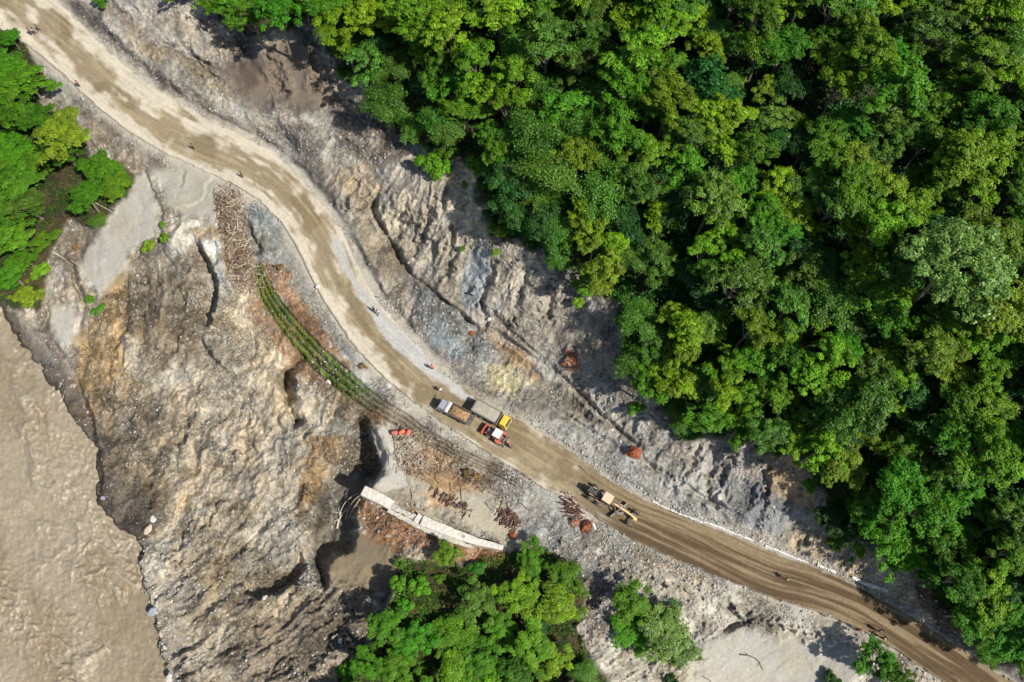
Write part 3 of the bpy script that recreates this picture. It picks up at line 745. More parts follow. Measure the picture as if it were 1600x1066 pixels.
# ------------------------------------------------------------------ leaves
def leaf_material(name, rgb, gloss=0.5, trans=0.28, hue=0.018, val=0.28):
    m = bpy.data.materials.new(name); m.use_nodes = True
    nt = m.node_tree; N = nt.nodes; L = nt.links
    b = N['Principled BSDF']; out = N['Material Output']
    at = N.new('ShaderNodeAttribute'); at.attribute_name = 'Col'
    oi = N.new('ShaderNodeObjectInfo')
    base = N.new('ShaderNodeMix'); base.data_type = 'RGBA'; base.blend_type = 'MULTIPLY'; base.inputs[0].default_value = 1.0
    base.inputs['A'].default_value = (*rgb, 1)
    L.new(at.outputs['Color'], base.inputs['B'])
    hs = N.new('ShaderNodeHueSaturation')
    mh = N.new('ShaderNodeMapRange'); mh.inputs[3].default_value = 0.5 - hue; mh.inputs[4].default_value = 0.5 + hue
    mv = N.new('ShaderNodeMapRange'); mv.inputs[3].default_value = 1 - val; mv.inputs[4].default_value = 1 + val
    mm = N.new('ShaderNodeMath'); mm.operation = 'FRACT'
    mk = N.new('ShaderNodeMath'); mk.operation = 'MULTIPLY'; mk.inputs[1].default_value = 7.13
    L.new(oi.outputs['Random'], mh.inputs[0]); L.new(oi.outputs['Random'], mk.inputs[0]); L.new(mk.outputs[0], mm.inputs[0]); L.new(mm.outputs[0], mv.inputs[0])
    L.new(mh.outputs[0], hs.inputs['Hue']); L.new(mv.outputs[0], hs.inputs['Value'])
    L.new(base.outputs['Result'], hs.inputs['Color'])
    L.new(hs.outputs[0], b.inputs['Base Color'])
    b.inputs['Roughness'].default_value = gloss
    b.inputs['Specular IOR Level'].default_value = 0.35
    tr = N.new('ShaderNodeBsdfTranslucent')
    hs2 = N.new('ShaderNodeHueSaturation'); hs2.inputs['Hue'].default_value = 0.48; hs2.inputs['Saturation'].default_value = 1.1; hs2.inputs['Value'].default_value = 1.25
    L.new(hs.outputs[0], hs2.inputs['Color']); L.new(hs2.outputs[0], tr.inputs['Color'])
    ms = N.new('ShaderNodeMixShader'); ms.inputs[0].default_value = trans
    L.new(b.outputs[0], ms.inputs[1]); L.new(tr.outputs[0], ms.inputs[2]); L.new(ms.outputs[0], out.inputs['Surface'])
    return m
LM = {
 'A': leaf_material('yellow_green_leaves', (0.150, 0.290, 0.007), .55, .28),
 'B': leaf_material('mid_green_leaves', (0.076, 0.215, 0.008), .55, .35),
 'C': leaf_material('grey_green_leaves', (0.092, 0.200, 0.020), .42, .3),
 'D': leaf_material('blue_green_leaves', (0.090, 0.225, 0.022), .42, .3),
 'E': leaf_material('olive_leaves', (0.17, 0.27, 0.015), .55, .3),
 'K': leaf_material('dark_green_leaves', (0.030, 0.105, 0.014), .55, .3),
 'G': leaf_material('grass_green_leaves', (0.105, 0.26, 0.010), .6, .35),
 'P': leaf_material('pale_green_leaves', (0.17, 0.28, 0.055), .4, .3),
 'Y': leaf_material('withered_leaves', (0.24, 0.15, 0.06), .8, .2)}
def flat_mat(name, rgb, rough=0.8, metal=0.0, nscale=6.0, var=0.25, spec=0.4, bump=0.0, dust=0.0):
    m = bpy.data.materials.new(name); m.use_nodes = True
    nt = m.node_tree; N = nt.nodes; L = nt.links; b = N['Principled BSDF']
    tc = N.new('ShaderNodeTexCoord'); n = N.new('ShaderNodeTexNoise'); n.inputs['Scale'].default_value = nscale; n.inputs['Detail'].default_value = 6
    L.new(tc.outputs['Object'], n.inputs['Vector'])
    r = N.new('ShaderNodeMapRange'); r.inputs[1].default_value = .3; r.inputs[2].default_value = .7; r.inputs[3].default_value = 1 - var; r.inputs[4].default_value = 1 + var
    L.new(n.outputs['Fac'], r.inputs[0])
    v = N.new('ShaderNodeVectorMath'); v.operation = 'SCALE'; v.inputs[0].default_value = rgb
    L.new(r.outputs[0], v.inputs['Scale']); L.new(v.outputs[0], b.inputs['Base Color'])
    if dust:
        n2 = N.new('ShaderNodeTexNoise'); n2.inputs['Scale'].default_value = 2.3; n2.inputs['Detail'].default_value = 8; n2.inputs['Roughness'].default_value = .7; L.new(tc.outputs['Object'], n2.inputs['Vector'])
        r2 = N.new('ShaderNodeMapRange'); r2.inputs[1].default_value = .38; r2.inputs[2].default_value = .62; r2.inputs[3].default_value = dust * .35; r2.inputs[4].default_value = dust * 1.5; L.new(n2.outputs['Fac'], r2.inputs[0])
        mxd = N.new('ShaderNodeMix'); mxd.data_type = 'RGBA'; L.new(r2.outputs[0], mxd.inputs[0]); L.new(v.outputs[0], mxd.inputs['A']); mxd.inputs['B'].default_value = (.36, .30, .22, 1); L.new(mxd.outputs['Result'], b.inputs['Base Color'])
    b.inputs['Roughness'].default_value = rough; b.inputs['Metallic'].default_value = metal; b.inputs['Specular IOR Level'].default_value = spec
    if bump:
        bp = N.new('ShaderNodeBump'); bp.inputs['Strength'].default_value = bump; bp.inputs['Distance'].default_value = .05
        L.new(n.outputs['Fac'], bp.inputs['Height']); L.new(bp.outputs[0], b.inputs['Normal'])
    return m
MAT_BARK = flat_mat('bark', (0.20, 0.17, 0.13), .9)
MAT_BAMB = flat_mat('green_culm', (0.20, 0.24, 0.10), .6)

def norm(v): return v / (np.linalg.norm(v, axis=-1, keepdims=True) + 1e-9)
def leaves(rs, pos, nrm, axis_, size, shade):
    """one pointed, slightly folded leaf (two triangles wide) per row"""
    n = norm(nrm); a = axis_ - n * (axis_ * n).sum(-1, keepdims=True); a = norm(a); w = np.cross(n, a)
    L = size[:, None]
    v0 = pos - a * L * 0.5; v2 = pos + a * L * 0.5 - n * L * 0.10
    v1 = pos + w * L * 0.30 + n * L * 0.07; v3 = pos - w * L * 0.30 + n * L * 0.07
    V = np.stack([v0, v1, v2, v3], 1).reshape(-1, 3)
    c = np.repeat(shade, 4, 0)
    return V, c
def shade_of(rs, n, base=1.0, sp=0.25, warm=0.15):
    v = base * (1 + sp * rs.randn(n)); h = warm * rs.randn(n)
    return np.clip(np.stack([v * (1 + h), v, v * (1 - h), np.ones(n)], 1), 0.1, 3)
def mesh_leaves(name, chunks, mat):
    V = np.concatenate([c[0] for c in chunks]); C = np.concatenate([c[1] for c in chunks])
    return new_mesh(name, V, np.arange(len(V), dtype=np.int32), 4, C, mat)

def tube(V, Fq, pts, rad, sides=5):
    pts = [np.array(p, float) for p in pts]; base = len(V)
    for i, p in enumerate(pts):
        d = pts[min(i + 1, len(pts) - 1)] - pts[max(i - 1, 0)]; d = d / (np.linalg.norm(d) + 1e-9)
        u = np.cross(d, [0.3, 0.2, 1.0] if abs(d[2]) < .9 else [1, 0, 0]); u /= np.linalg.norm(u) + 1e-9; v = np.cross(d, u)
        for k in range(sides):
            t = 2 * math.pi * k / sides
            V.append(p + (u * math.cos(t) + v * math.sin(t)) * rad[i])
    for i in range(len(pts) - 1):
        for k in range(sides):
            a = base + i * sides + k; b = base + i * sides + (k + 1) % sides
            Fq.append((a, b, b + sides, a + sides))
    Fq.append(tuple(base + k for k in range(3)) + (base + 3,) if sides == 4 else (base, base + 1, base + 2, base + 3))
    e = base + (len(pts) - 1) * sides
    Fq.append((e, e + 1, e + 2, e + 3))

def make_tree(seed, R=3.0, H=8.0, depth=0.55, nl=7, nclump=52, per=150, lsize=0.30, crad=0.62, droop=0.0, spread=0.75, tone=1.0):
    """branching crown: limbs -> clumps -> leaves; returns (crown mesh data, trunk mesh data)"""
    rs = np.random.RandomState(seed)
    V, Fq = [], []
    top = H - R * depth * 0.8
    lean = rs.randn(2) * 0.3
    tp = [(0, 0, -0.6), (lean[0] * .3, lean[1] * .3, H * .3), (lean[0] * .7, lean[1] * .7, H * .6), (lean[0], lean[1], top)]
    tube(V, Fq, tp, [0.20, 0.16, 0.12, 0.05])
    ends = []
    ph = rs.rand() * 6.28
    for k in range(nl):
        a = ph + k * 6.28 / nl + rs.randn() * 0.35
        rr = R * spread * (0.35 + 0.75 * rs.rand()) if k else R * .15
        zz = H - R * depth * (0.2 + 1.3 * (rr / R) ** 2) + rs.randn() * .35
        e = np.array([lean[0] + math.cos(a) * rr, lean[1] + math.sin(a) * rr, zz])
        s = np.array([lean[0] * .6, lean[1] * .6, H * (.38 + .3 * rs.rand())])
        mid = s * .5 + e * .5 + np.array([0, 0, -.25])
        tube(V, Fq, [s, mid, e], [0.09, 0.06, 0.02], 4)
        ends.append((e, R * (0.28 + 0.24 * rs.rand())))
    cl = []
    for k in range(nclump):
        e, r = ends[k % nl]
        d = norm(rs.randn(3)); d[2] = abs(d[2]) * 0.9 - 0.25
        c = e + d * r * np.array([1, 1, depth * 1.1]) * (0.45 + 0.95 * rs.rand())
        cl.append((c, e))
    chunks = []
    for c, e in cl:
        n = int(per * (0.6 + 0.8 * rs.rand())); cr = crad * (0.65 + 0.7 * rs.rand())
        d = norm(rs.randn(n, 3)); d[:, 2] = np.abs(d[:, 2]) * 0.8 - 0.15
        nr_ = max(n // 7, 1); dd = norm(rs.randn(nr_, 3)); dd[:, 2] = np.abs(dd[:, 2]) * 0.8 - 0.2
        ros = c + dd * cr * (0.25 + 1.0 * rs.rand(nr_, 1)) * np.array([1, 1, 0.85])
        w_ = np.arange(n) % nr_; d = norm(dd[w_] * .5 + rs.randn(n, 3) * np.array([1, 1, .45]))
        pos = ros[w_] + d * lsize * 0.62
        pos[:, 2] -= droop * ((pos[:, :2] - c[:2]) ** 2).sum(1)
        nr = dd[w_] * 0.7 + np.array([0, 0, 0.8]) + rs.randn(n, 3) * 0.35
        ax = d + rs.randn(n, 3) * 0.2
        t = tone * (0.72 + 0.56 * rs.rand())
        chunks.append(leaves(rs, pos, nr, ax, lsize * (0.6 + 0.8 * rs.rand(n)), shade_of(rs, n, t, .22, .10)))
    return chunks, (V, Fq)

def make_bamboo(seed, H=8.0, R=3.4, nc=16, per=620, lsize=0.34, side=None):
    """arching culms hung with drooping leaves"""
    rs = np.random.RandomState(seed); V, Fq = [], []; chunks = []
    for k in range(nc):
        a = rs.rand() * 6.28 if side is None else side + rs.randn() * 0.8
        rr = R * (0.35 + 0.65 * rs.rand()); hh = H * (0.75 + .3 * rs.rand())
        p0 = np.array([rs.randn() * .35, rs.randn() * .35, -.4]); dr = np.array([math.cos(a), math.sin(a), 0])
        P = []
        for t in np.linspace(0, 1, 9):
            P.append(p0 + dr * rr * (t ** 2.2) * 1.15 + np.array([0, 0, hh * (1.55 * t - 0.62 * t ** 3.2)]) * np.array([1, 1, 1.0]))
        tube(V, Fq, P, list(np.linspace(.06, .012, 9)), 4)
        P = np.array(P)
        n = int(per * (.7 + .6 * rs.rand())); t = 3 + 5 * rs.rand(n) ** 0.8; i = np.clip(t.astype(int), 0, 7); f = (t - i)[:, None]
        c = P[i] * (1 - f) + P[i + 1] * f
        off = rs.randn(n, 3) * np.array([.36, .36, .22]); off[:, 2] -= .15
        # side sprays
        sp = np.round(t * 3.1) * 2.399; off += np.stack([np.cos(sp), np.sin(sp), -.3 + 0 * sp], 1) * (.5 * rs.rand(n, 1))
        pos = c + off
        nr = np.array([0, 0, 1.0]) + rs.randn(n, 3) * .45 + dr * .3
        ax = dr * .7 + np.array([0, 0, -.5]) + rs.randn(n, 3) * .45
        chunks.append(leaves(rs, pos, nr, ax, lsize * (.6 + .8 * rs.rand(n)), shade_of(rs, n, .85 + .35 * rs.rand(), .25, .08)))
    return chunks, (V, Fq)

def make_bush(seed, R=1.5, H=1.3, n=2600, lsize=0.24, lumps=9):
    rs = np.random.RandomState(seed); V, Fq = [], []; chunks = []
    for k in range(lumps):
        a = rs.rand() * 6.28; rr = R * .75 * rs.rand() ** .6
        c = np.array([math.cos(a) * rr, math.sin(a) * rr, H * (.35 + .35 * rs.rand()) * (1.15 - rr / R * .6)])
        m = n // lumps; d = norm(rs.randn(m, 3)); d[:, 2] = np.abs(d[:, 2])
        pos = c + d * np.array([R * .38, R * .38, H * .45]) * rs.rand(m, 1) ** .5
        chunks.append(leaves(rs, pos, d + np.array([0, 0, .7]) + rs.randn(m, 3) * .4, d + rs.randn(m, 3) * .5, lsize * (.6 + .8 * rs.rand(m)), shade_of(rs, m, .8 + .4 * rs.rand(), .25, .12)))
        tube(V, Fq, [(0, 0, -.2), tuple(c * .6), tuple(c)], [.04, .03, .01], 4)
    return chunks, (V, Fq)

PROTO = {}
def add_proto(key, sp, R, H, data, bark=MAT_BARK):
    ch, (V, Fq) = data
    cm = mesh_leaves('crown_' + key, ch, LM[sp])
    tm = bpy.data.meshes.new('trunk_' + key); tm.from_pydata([tuple(v) for v in V], [], Fq); tm.materials.append(bark)
    PROTO.setdefault(sp, []).append((cm, tm, R, H))
for i, (R, H) in enumerate([(3.0, 8.5), (3.4, 9.5), (2.7, 8.0), (3.2, 9.0), (3.0, 10.0), (3.6, 9.0)]):
    add_proto('A%d' % i, 'A', R, H, make_tree(11 + i * 3, R, H, .72, 9, 54, 340, .20, .52))
for i, (R, H) in enumerate([(3.0, 8.0), (3.3, 9.0), (2.8, 7.5), (3.1, 8.5), (3.0, 9.5), (3.5, 8.0)]):
    add_proto('B%d' % i, 'B', R, H, make_tree(41 + i * 3, R, H, .66, 10, 66, 270, .20, .54))
for i, (R, H) in enumerate([(3.0, 9.0), (3.2, 8.5), (2.8, 8.0), (3.3, 9.5), (3.0, 7.5)]):
    add_proto('C%d' % i, 'C', R, H, make_tree(72 + i * 3, R, H, .75, 10, 62, 310, .17, .52, .1))
for i, (R, H) in enumerate([(3.2, 8.0), (3.4, 8.8), (3.0, 7.5)]):
    add_proto('D%d' % i, 'D', R, H, make_bamboo(71 + i, H, R, 17, 900, .21, None if i else -2.4), MAT_BAMB)
for i, (R, H) in enumerate([(2.8, 8.0), (3.2, 8.5)]):
    add_proto('E%d' % i, 'E', R, H, make_tree(91 + i, R, H, .5, 8, 60, 280, .19, .55, .1))
for i, (R, H) in enumerate([(3.2, 7.0), (3.0, 6.5), (2.8, 6.0)]):
    add_proto('K%d' % i, 'K', R, H, make_tree(111 + i, R, H, .5, 8, 66, 230, .22, .66))
for i, (R, H) in enumerate([(3.0, 5.5), (2.6, 4.5)]):
    add_proto('G%d' % i, 'G', R, H, make_tree(131 + i, R, H, .42, 9, 84, 260, .18, .55))
add_proto('P0', 'P', 4.2, 10.5, make_tree(151, 4.2, 10.5, .42, 10, 150, 150, .22, .62, 0, .85))
add_proto('P1', 'P', 3.0, 7.5, make_tree(152, 3.0, 7.5, .55, 8, 70, 140, .24, .58))
add_proto('Y0', 'Y', 1.6, 3.5, make_tree(171, 1.6, 3.5, .5, 6, 20, 90, .22, .42))
BUSH = {}
for sp in 'AGBKYE':
    for i in range(2):
        ch, (V, Fq) = make_bush(200 + ord(sp) * 3 + i)
        cm = mesh_leaves('bush_leaves', ch, LM[sp]); tm = bpy.data.meshes.new('bush_stems'); tm.from_pydata([tuple(v) for v in V], [], Fq); tm.materials.append(MAT_BARK)
        BUSH.setdefault(sp, []).append((cm, tm, 1.5, 1.3))

TREES = """
155 2 12 G|268 -6 14 B|300 -8 16 B|335 -2 20 G|362 14 22 B|392 30 24 B|430 22 30 B|500 12 28 B|515 42 32 A|575 30 32 A|545 85 22 B|612 8 28 A|660 42 36 A|655 80 22 A|703 62 38 A|738 112 34 A|762 148 24 A|790 38 34 A|740 10 28 B|600 62 26 K|620 100 24 D|604 156 36 D|646 192 26 D|696 205 22 D|636 178 24 D|688 186 26 D|672 135 24 K|700 140 24 B
830 18 36 B|815 62 28 D|872 42 26 C|930 22 30 C|988 44 34 A|1002 88 38 A|1050 50 26 A|1088 38 26 A|955 95 26 D|1022 128 24 C|888 80 18 Y|815 165 20 E|850 128 26 D|930 138 30 D|1048 150 34 A|1012 236 34 A|1108 196 28 A|1134 232 30 A|1140 134 18 C|1190 80 30 A|1180 22 32 B|918 196 34 D|866 246 36 D|800 210 24 D|778 250 22 B|1200 140 22 A|1075 92 20 K|980 180 20 K
1213 14 26 A|1230 68 32 B|1300 12 30 C|1345 60 26 E|1378 12 24 A|1310 98 26 A|1348 98 34 A|1272 78 18 E|1455 42 36 C|1412 34 24 K|1447 86 20 C|1508 28 30 A|1560 18 32 A|1546 90 40 A|1584 132 28 A|1494 130 26 A|1398 152 38 B|1310 135 28 A|1446 166 20 A|1395 192 26 C|1330 190 28 B|1300 240 30 B|1250 192 12 A|1342 250 32 E|1540 190 34 B|1562 236 38 A|1492 250 38 A|1212 182 26 C|1240 128 28 K|1380 240 28 C|1440 230 26 B|1180 240 28 B
940 300 34 D|790 292 26 K|828 300 26 K|802 338 24 K|846 342 26 K|885 330 22 K|868 362 26 D|872 405 16 D|870 262 40 D|760 262 18 G|922 342 28 A|850 290 30 D|878 345 22 D|800 292 26 K|770 210 20 B|945 432 26 E|915 435 22 A|988 396 24 D|1030 400 26 C|1110 320 40 C|1068 270 28 B|1132 374 32 A|1148 412 24 A|1150 446 36 C|1002 494 28 D|1046 486 16 A|1070 520 30 A|1028 528 26 C|1172 512 28 A|1108 472 26 K|1190 430 30 C|1060 330 28 K|1000 300 28 C|1160 280 26 B|1085 430 24 K|960 255 28 D
1260 292 28 C|1300 322 30 C|1382 296 28 E|1272 362 16 A|1330 356 24 A|1352 400 30 A|1352 440 24 A|1338 472 22 E|1395 330 24 A|1432 330 34 A|1470 292 26 A|1522 308 32 A|1542 372 38 E|1475 432 62 P|1402 430 24 C|1410 465 20 A|1562 412 26 C|1232 480 34 C|1282 500 20 A|1330 495 26 C|1392 508 28 B|1480 512 30 A|1562 490 40 E|1222 430 18 B|1250 395 26 K|1300 420 26 K|1590 300 26 C|1584 350 24 B|1290 270 24 B|1440 280 24 B|1200 340 28 B|1214 290 26 A
1000 562 28 D|1032 548 34 G|1066 546 24 A|1062 600 32 A|1020 606 26 B|1062 640 16 D|1110 590 28 C|1142 572 28 A|1130 622 28 A|1170 622 28 A|1160 664 26 B|1196 676 28 C|1182 562 28 B|1060 665 12 D
1226 560 28 B|1290 560 30 A|1258 600 30 A|1312 545 24 B|1362 580 30 C|1352 632 42 C|1396 632 20 A|1302 650 28 C|1216 684 28 C|1282 702 30 A|1312 724 30 E|1362 688 22 E|1385 700 20 A|1420 702 30 B|1452 552 32 E|1500 592 28 E|1482 552 24 A|1540 542 34 A|1500 642 34 B|1552 642 34 A|1482 692 30 B|1524 702 46 B|1564 732 34 A|1492 772 34 B|1352 782 24 C|1380 800 22 B|1440 792 38 B|1592 792 26 C|1430 610 28 K|1240 640 26 B|1590 560 26 B|1590 680 26 B|1320 610 24 A|1540 600 28 A
1390 832 36 G|1422 856 30 G|1346 812 26 B|1472 842 34 B|1502 830 28 B|1562 822 28 C|1582 862 28 B|1560 902 30 A|1502 904 32 B|1512 960 30 B|1552 952 30 A|1582 1000 28 B|1592 1040 26 B|1296 802 24 K|1310 835 22 K|1376 1036 34 B|1400 1058 22 B|1540 1015 26 B|1450 900 20 B
2 104 34 B|12 132 40 B|18 62 18 B|44 130 34 B|20 172 36 B|52 186 30 B|95 214 40 E|100 240 26 B|158 272 32 G|180 288 26 G|136 312 30 B|152 345 14 D|24 232 34 G|58 250 28 G|20 288 38 G|44 322 30 C|70 376 18 G|18 378 34 B|16 430 32 B|44 408 20 B|40 462 20 E|8 330 30 G|-30 250 40 B|-30 120 40 B|-30 400 36 B
700 868 20 E|832 872 26 B|884 902 28 B|812 930 34 A|872 944 34 A|742 942 32 C|604 980 30 B|652 1002 30 B|712 990 34 G|752 1030 30 B|832 1000 34 A|862 1032 30 A|702 1050 30 A|572 1040 28 B|620 1050 30 A|912 1052 20 D|800 1050 34 B|780 985 28 B|980 948 32 B|990 985 30 G|1046 985 42 P|1060 1015 28 P|1035 965 24 K|542 1050 16 G|760 1070 30 A|900 1090 28 B|660 1090 30 B|840 965 24 K
"""
GAPS = [(1165,48,26),(1255,50,18),(1352,112,14),(1268,168,20),(1470,118,16),(1040,246,20),(1012,212,14),(1300,385,22),(1312,342,18),(1540,455,20),(1062,372,24),(1052,446,24),(1120,545,20),(1098,560,14),(1300,592,18),(1400,655,20),(1345,745,26),(1565,762,22),(1512,852,18),(1440,470,14),(1580,310,16),(1440,640,14),(1150,100,22),(775,90,16),(560,130,16),(730,230,20),(975,430,22),(760,940,24),(905,935,18),(1090,250,16),(880,400,30),(1480,640,10)]
rnd = random.Random(5)
TL = []
for row in TREES.strip().splitlines():
    for t in row.split('|'):
        a = t.split(); TL.append((float(a[0]), float(a[1]), float(a[2]), a[3], True))
# the rest of the forest: smaller trees in whatever room is left
def in_mask(M, px, py):
    i = min(max(int(np.searchsorted(AX, px)), 0), NC - 1); j = min(max(int(np.searchsorted(AY, py)), 0), NR - 1); return M[j, i]
cand = []
nfill = 0
for _ in range(20000):
    px = rnd.uniform(440, 1690); py = rnd.uniform(-70, 1120); r = rnd.uniform(22, 38)
    inframe = 0 < px < 1600 and 0 < py < 1066
    if inframe and nfill >= 84: continue
    if in_mask(FOR, px, py) < .8 or in_mask(FOR, px - r * .5, py + r * .5) < .5: continue
    if any((px - g[0]) ** 2 + (py - g[1]) ** 2 < (g[2] + r * .7) ** 2 for g in GAPS): continue
    if any((px - t[0]) ** 2 + (py - t[1]) ** 2 < (0.60 * (r + t[2])) ** 2 for t in TL): continue
    TL.append((px, py, r, rnd.choice('AABBBCKKCD'), False)); nfill += inframe
print('trees', len(TL))

LOOK = {'A': 'bright yellow-green leafy tree', 'B': 'mid green leafy tree', 'C': 'grey-green fine-leaved tree', 'D': 'blue-green arching bamboo clump',
        'E': 'olive yellow-green tree', 'K': 'dark green shaded tree', 'G': 'fresh bright green bushy tree', 'P': 'pale green broad-crowned tree', 'Y': 'withered brown tree'}
KIND = {'D': 'bamboo_clump'}
def place_of(px, py):
    if px < 230 and py < 500:
        return ['at the top left beside the road', 'on the left terrace above the river', 'low on the left terrace near the water'][0 if py < 200 else 1 if py < 330 else 2], 'trees on the left terrace'
    if py > 840 and px < 930: return ('in the grove below the white wall' if py < 960 else 'in the grove at the bottom edge') + (', left' if px < 690 else ', middle' if px < 800 else ', right'), 'trees of the grove below the road'
    if px < 450 and py < 100: return 'along the top edge above the upper scar', 'forest trees on the hillside'
    if py > 920 and px < 1120: return 'on pale soil below the road', 'trees of the grove below the road'
    if py > 1000 and px < 1450: return 'between the road and the bottom edge', 'trees of the grove below the road'
    cols = ['top left part', 'left part', 'middle', 'right part', 'far right edge']
    c = 0 if px < 700 else 1 if px < 900 else 2 if px < 1100 else 3 if px < 1300 else 4 if px < 1450 else 5
    r = 0 if py < 110 else 1 if py < 220 else 2 if py < 330 else 3 if py < 440 else 4 if py < 560 else 5 if py < 680 else 6 if py < 800 else 7
    cn = ['above the upper scar', 'left of forest middle', 'in forest middle', 'right of forest middle', 'near right side', 'at right edge'][c]
    rn = ['at the top', 'high up', 'upper slope', 'above the pale scar', 'level with the bend', 'level with the trucks', 'above the grey gravel', 'by the lower road'][r]
    return cn + ', ' + rn, 'forest trees on the hillside'
cellmap = {}
for k, t in enumerate(TL):
    pl, gr = place_of(t[0], t[1]); cellmap.setdefault((t[3], pl), []).append(k)
ORD = ['first', 'second', 'third', 'fourth', 'fifth', 'sixth', 'seventh', 'eighth', 'ninth', 'tenth', 'eleventh', 'twelfth', 'thirteenth', 'fourteenth', 'fifteenth', 'sixteenth', 'seventeenth', 'eighteenth']
LAB = {}
for (sp, pl), ks in cellmap.items():
    ks = sorted(ks, key=lambda k: TL[k][0]); n = len(ks)
    for q, k in enumerate(ks):
        if n == 1: s = LOOK[sp] + ' ' + pl
        elif n == 2: s = ('left of two, ' if q == 0 else 'right of two, ') + LOOK[sp] + ' ' + pl
        else: s = ('leftmost' if q == 0 else 'rightmost' if q == n - 1 else ORD[q] + ' from left') + ' ' + LOOK[sp] + ' ' + pl
        LAB[k] = s
def put_plant(name, cm, tm, R, H, px, py, r_px, label, cat, group, hfrac=0.8, parts=('crown', 'trunk'), seed=0, low=1.0):
    rr = random.Random(seed)
    z = zpx(px, py); x, y = ray_xy(px, py, z + H * .7 * low)
    depth = y * ST - (z + H * .7 * low - CAM_Z) * CT
    s = r_px / FOC * depth / R
    s = max(s, 0.3)
    x, y, z = under(px, py, H * s * hfrac * low)
    e = bpy.data.objects.new(name, None); scene.collection.objects.link(e)
    e.location = (x, y, z); e.rotation_euler = (0, 0, rr.uniform(0, 6.28)); q = rr.uniform(.84, 1.2); e.scale = (s * q, s / q, s * low * rr.uniform(.9, 1.15))
    e.empty_display_size = .5
    tag(e, label, cat, group)
    link(parts[0], cm, e); link(parts[1], tm, e)
    return e
for k, (px, py, r, sp, hand) in enumerate(TL):
    cm, tm, R, H = PROTO[sp][(k * 7 + int(px)) % len(PROTO[sp])]
    if sp == 'P': cm, tm, R, H = PROTO[sp][0 if r > 55 else 1]
    name = 'bamboo_clump' if sp == 'D' else 'forest_tree' if in_mask(FOR, px, py) > .5 else 'broadleaf_tree'
    e = put_plant(name, cm, tm, R, H, px, py, r * (1.25 if in_mask(FOR, px, py) > .9 else 1.03), LAB[k], 'bamboo' if sp == 'D' else 'tree', place_of(px, py)[1], low=.5 if px < 230 else .5 if (py > 840 and px < 1120) else .9, seed=k, parts=('foliage', 'culms') if sp == 'D' else ('crown', 'trunk'))
    if sp == 'D' and H: e.rotation_euler[2] = rnd.uniform(-.5, .5) + (0 if (k * 7 + int(px)) % 3 == 0 else 0)

BUSHES = [(830,280,34,'K','broad dark bush at the thicket head beside the bamboo'),(695,262,14,'G','bright low shrub spilling onto the pale scar top'),(865,388,18,'G','bright shrub spilling downslope beneath the thicket'),(918,452,16,'G','bright shrub at the forest foot left of the shade'),(1262,762,14,'G','bright shrub at the edge of the tan slope'),(1305,850,14,'B','green shrub on the forest edge over the straw slope'),(1400,885,14,'G','bright shrub overhanging the straw slope'),(850,330,30,'K','broad dark bush low in the thicket above the round bush'),(830,350,20,'E','olive bush in the dark thicket'),(700,235,20,'B','green bush under the drooping bamboo, left'),(735,255,16,'G','bright bush under the drooping bamboo, right'),(545,120,16,'B','green bush at the head of the brown patch'),(590,150,14,'K','dark bush at the foot of the leftmost bamboo'),(905,470,14,'E','olive bush at the forest foot beside the shaded slope'),(995,640,16,'B','green bush at the forest foot above the round heap'),(1215,700,16,'B','green bush at the forest edge above the tan slope'),(1340,860,16,'G','bright bush at the forest edge on the straw slope'),(680,232,20,'K','dark green bush hanging on the upper scar edge'),(672,262,28,'B','tall green shrub standing alone on the pale scar'),(757,285,14,'B','green shrub clump on the scar edge beneath the bamboo'),
 (724,288,7,'G','tiny green bush alone on the pale scar face'),(765,270,11,'G','small yellow-green shrub right of the tiny scar bush'),(788,358,22,'G','round bright green bush at the foot of the dark thicket'),(770,335,16,'K','dark bush above the round bright bush'),
 (775,395,8,'E','small olive tuft on the blue-grey slip'),(722,388,6,'E','thin olive tuft on the middle of the pale scar'),(800,330,24,'K','dark shaded thicket bush at the scar rim'),(786,312,18,'K','dark bush at the head of the scar'),
 (640,205,14,'Y','dry brown bush on the upper scar edge'),(895,92,18,'Y','withered brown bush among the forest crowns'),(660,215,14,'Y','dry brown bush beneath the drooping bamboo'),
 (880,375,12,'D1','x'),(232,385,13,'E','olive shrub on the grey mud at the cliff head'),(257,372,9,'G','narrow green shrub in the dark crack'),(254,350,7,'B','small green shrub at the top of the dark crack'),
 (140,468,9,'G','green tuft on the ochre cliff top'),(160,480,9,'G','green tuft right of the ochre cliff top tuft'),(148,488,7,'B','lowest green tuft on the ochre cliff'),(118,385,7,'Y','dry tuft beside the fallen poles'),
 (62,425,16,'G','green shrub low on the left terrace edge'),(60,460,13,'E','olive shrub at the river end of the terrace'),(90,165+20,12,'E','olive shrub beside the left terrace trees'),(62,118,8,'Y','brown shrub where the terrace meets the road'),
 (720,955,10,'G','isolated bright bush in the dry clearing'),(690,905,12,'G','bright bush in the grassy clearing'),(655,915,18,'G','low bright bush on the grass near the cliff rim'),(630,948,18,'B','low green bush at the cliff rim, beneath the clearing'),(625,880,10,'B','green bush on the cliff rim below the wall'),(745,885,16,'B','green bush under the end of the broken wall'),
 (622,910,14,'G','bright bush low on the cliff rim'),(1331,870+5,6,'B','small green tuft in the straw-coloured slope'),(540,1045,12,'G','small green bush at the bottom edge of the cliff'),(1052,1062,14,'K','dark bush at the bottom edge right of the pale tree'),
 (1300,1062,16,'K','dark bush at the bottom edge on pale sand'),(568,572,7,'Y','round dry bush beside the road shoulder'),(545,414,7,'Y','y'),(436,418,8,'Y','dry brown bush at the head of the planted rows'),
 (745,745,8,'Y','dry bush right of the dry sticks'),(728,738,9,'Y','dry bush among the sticks')]
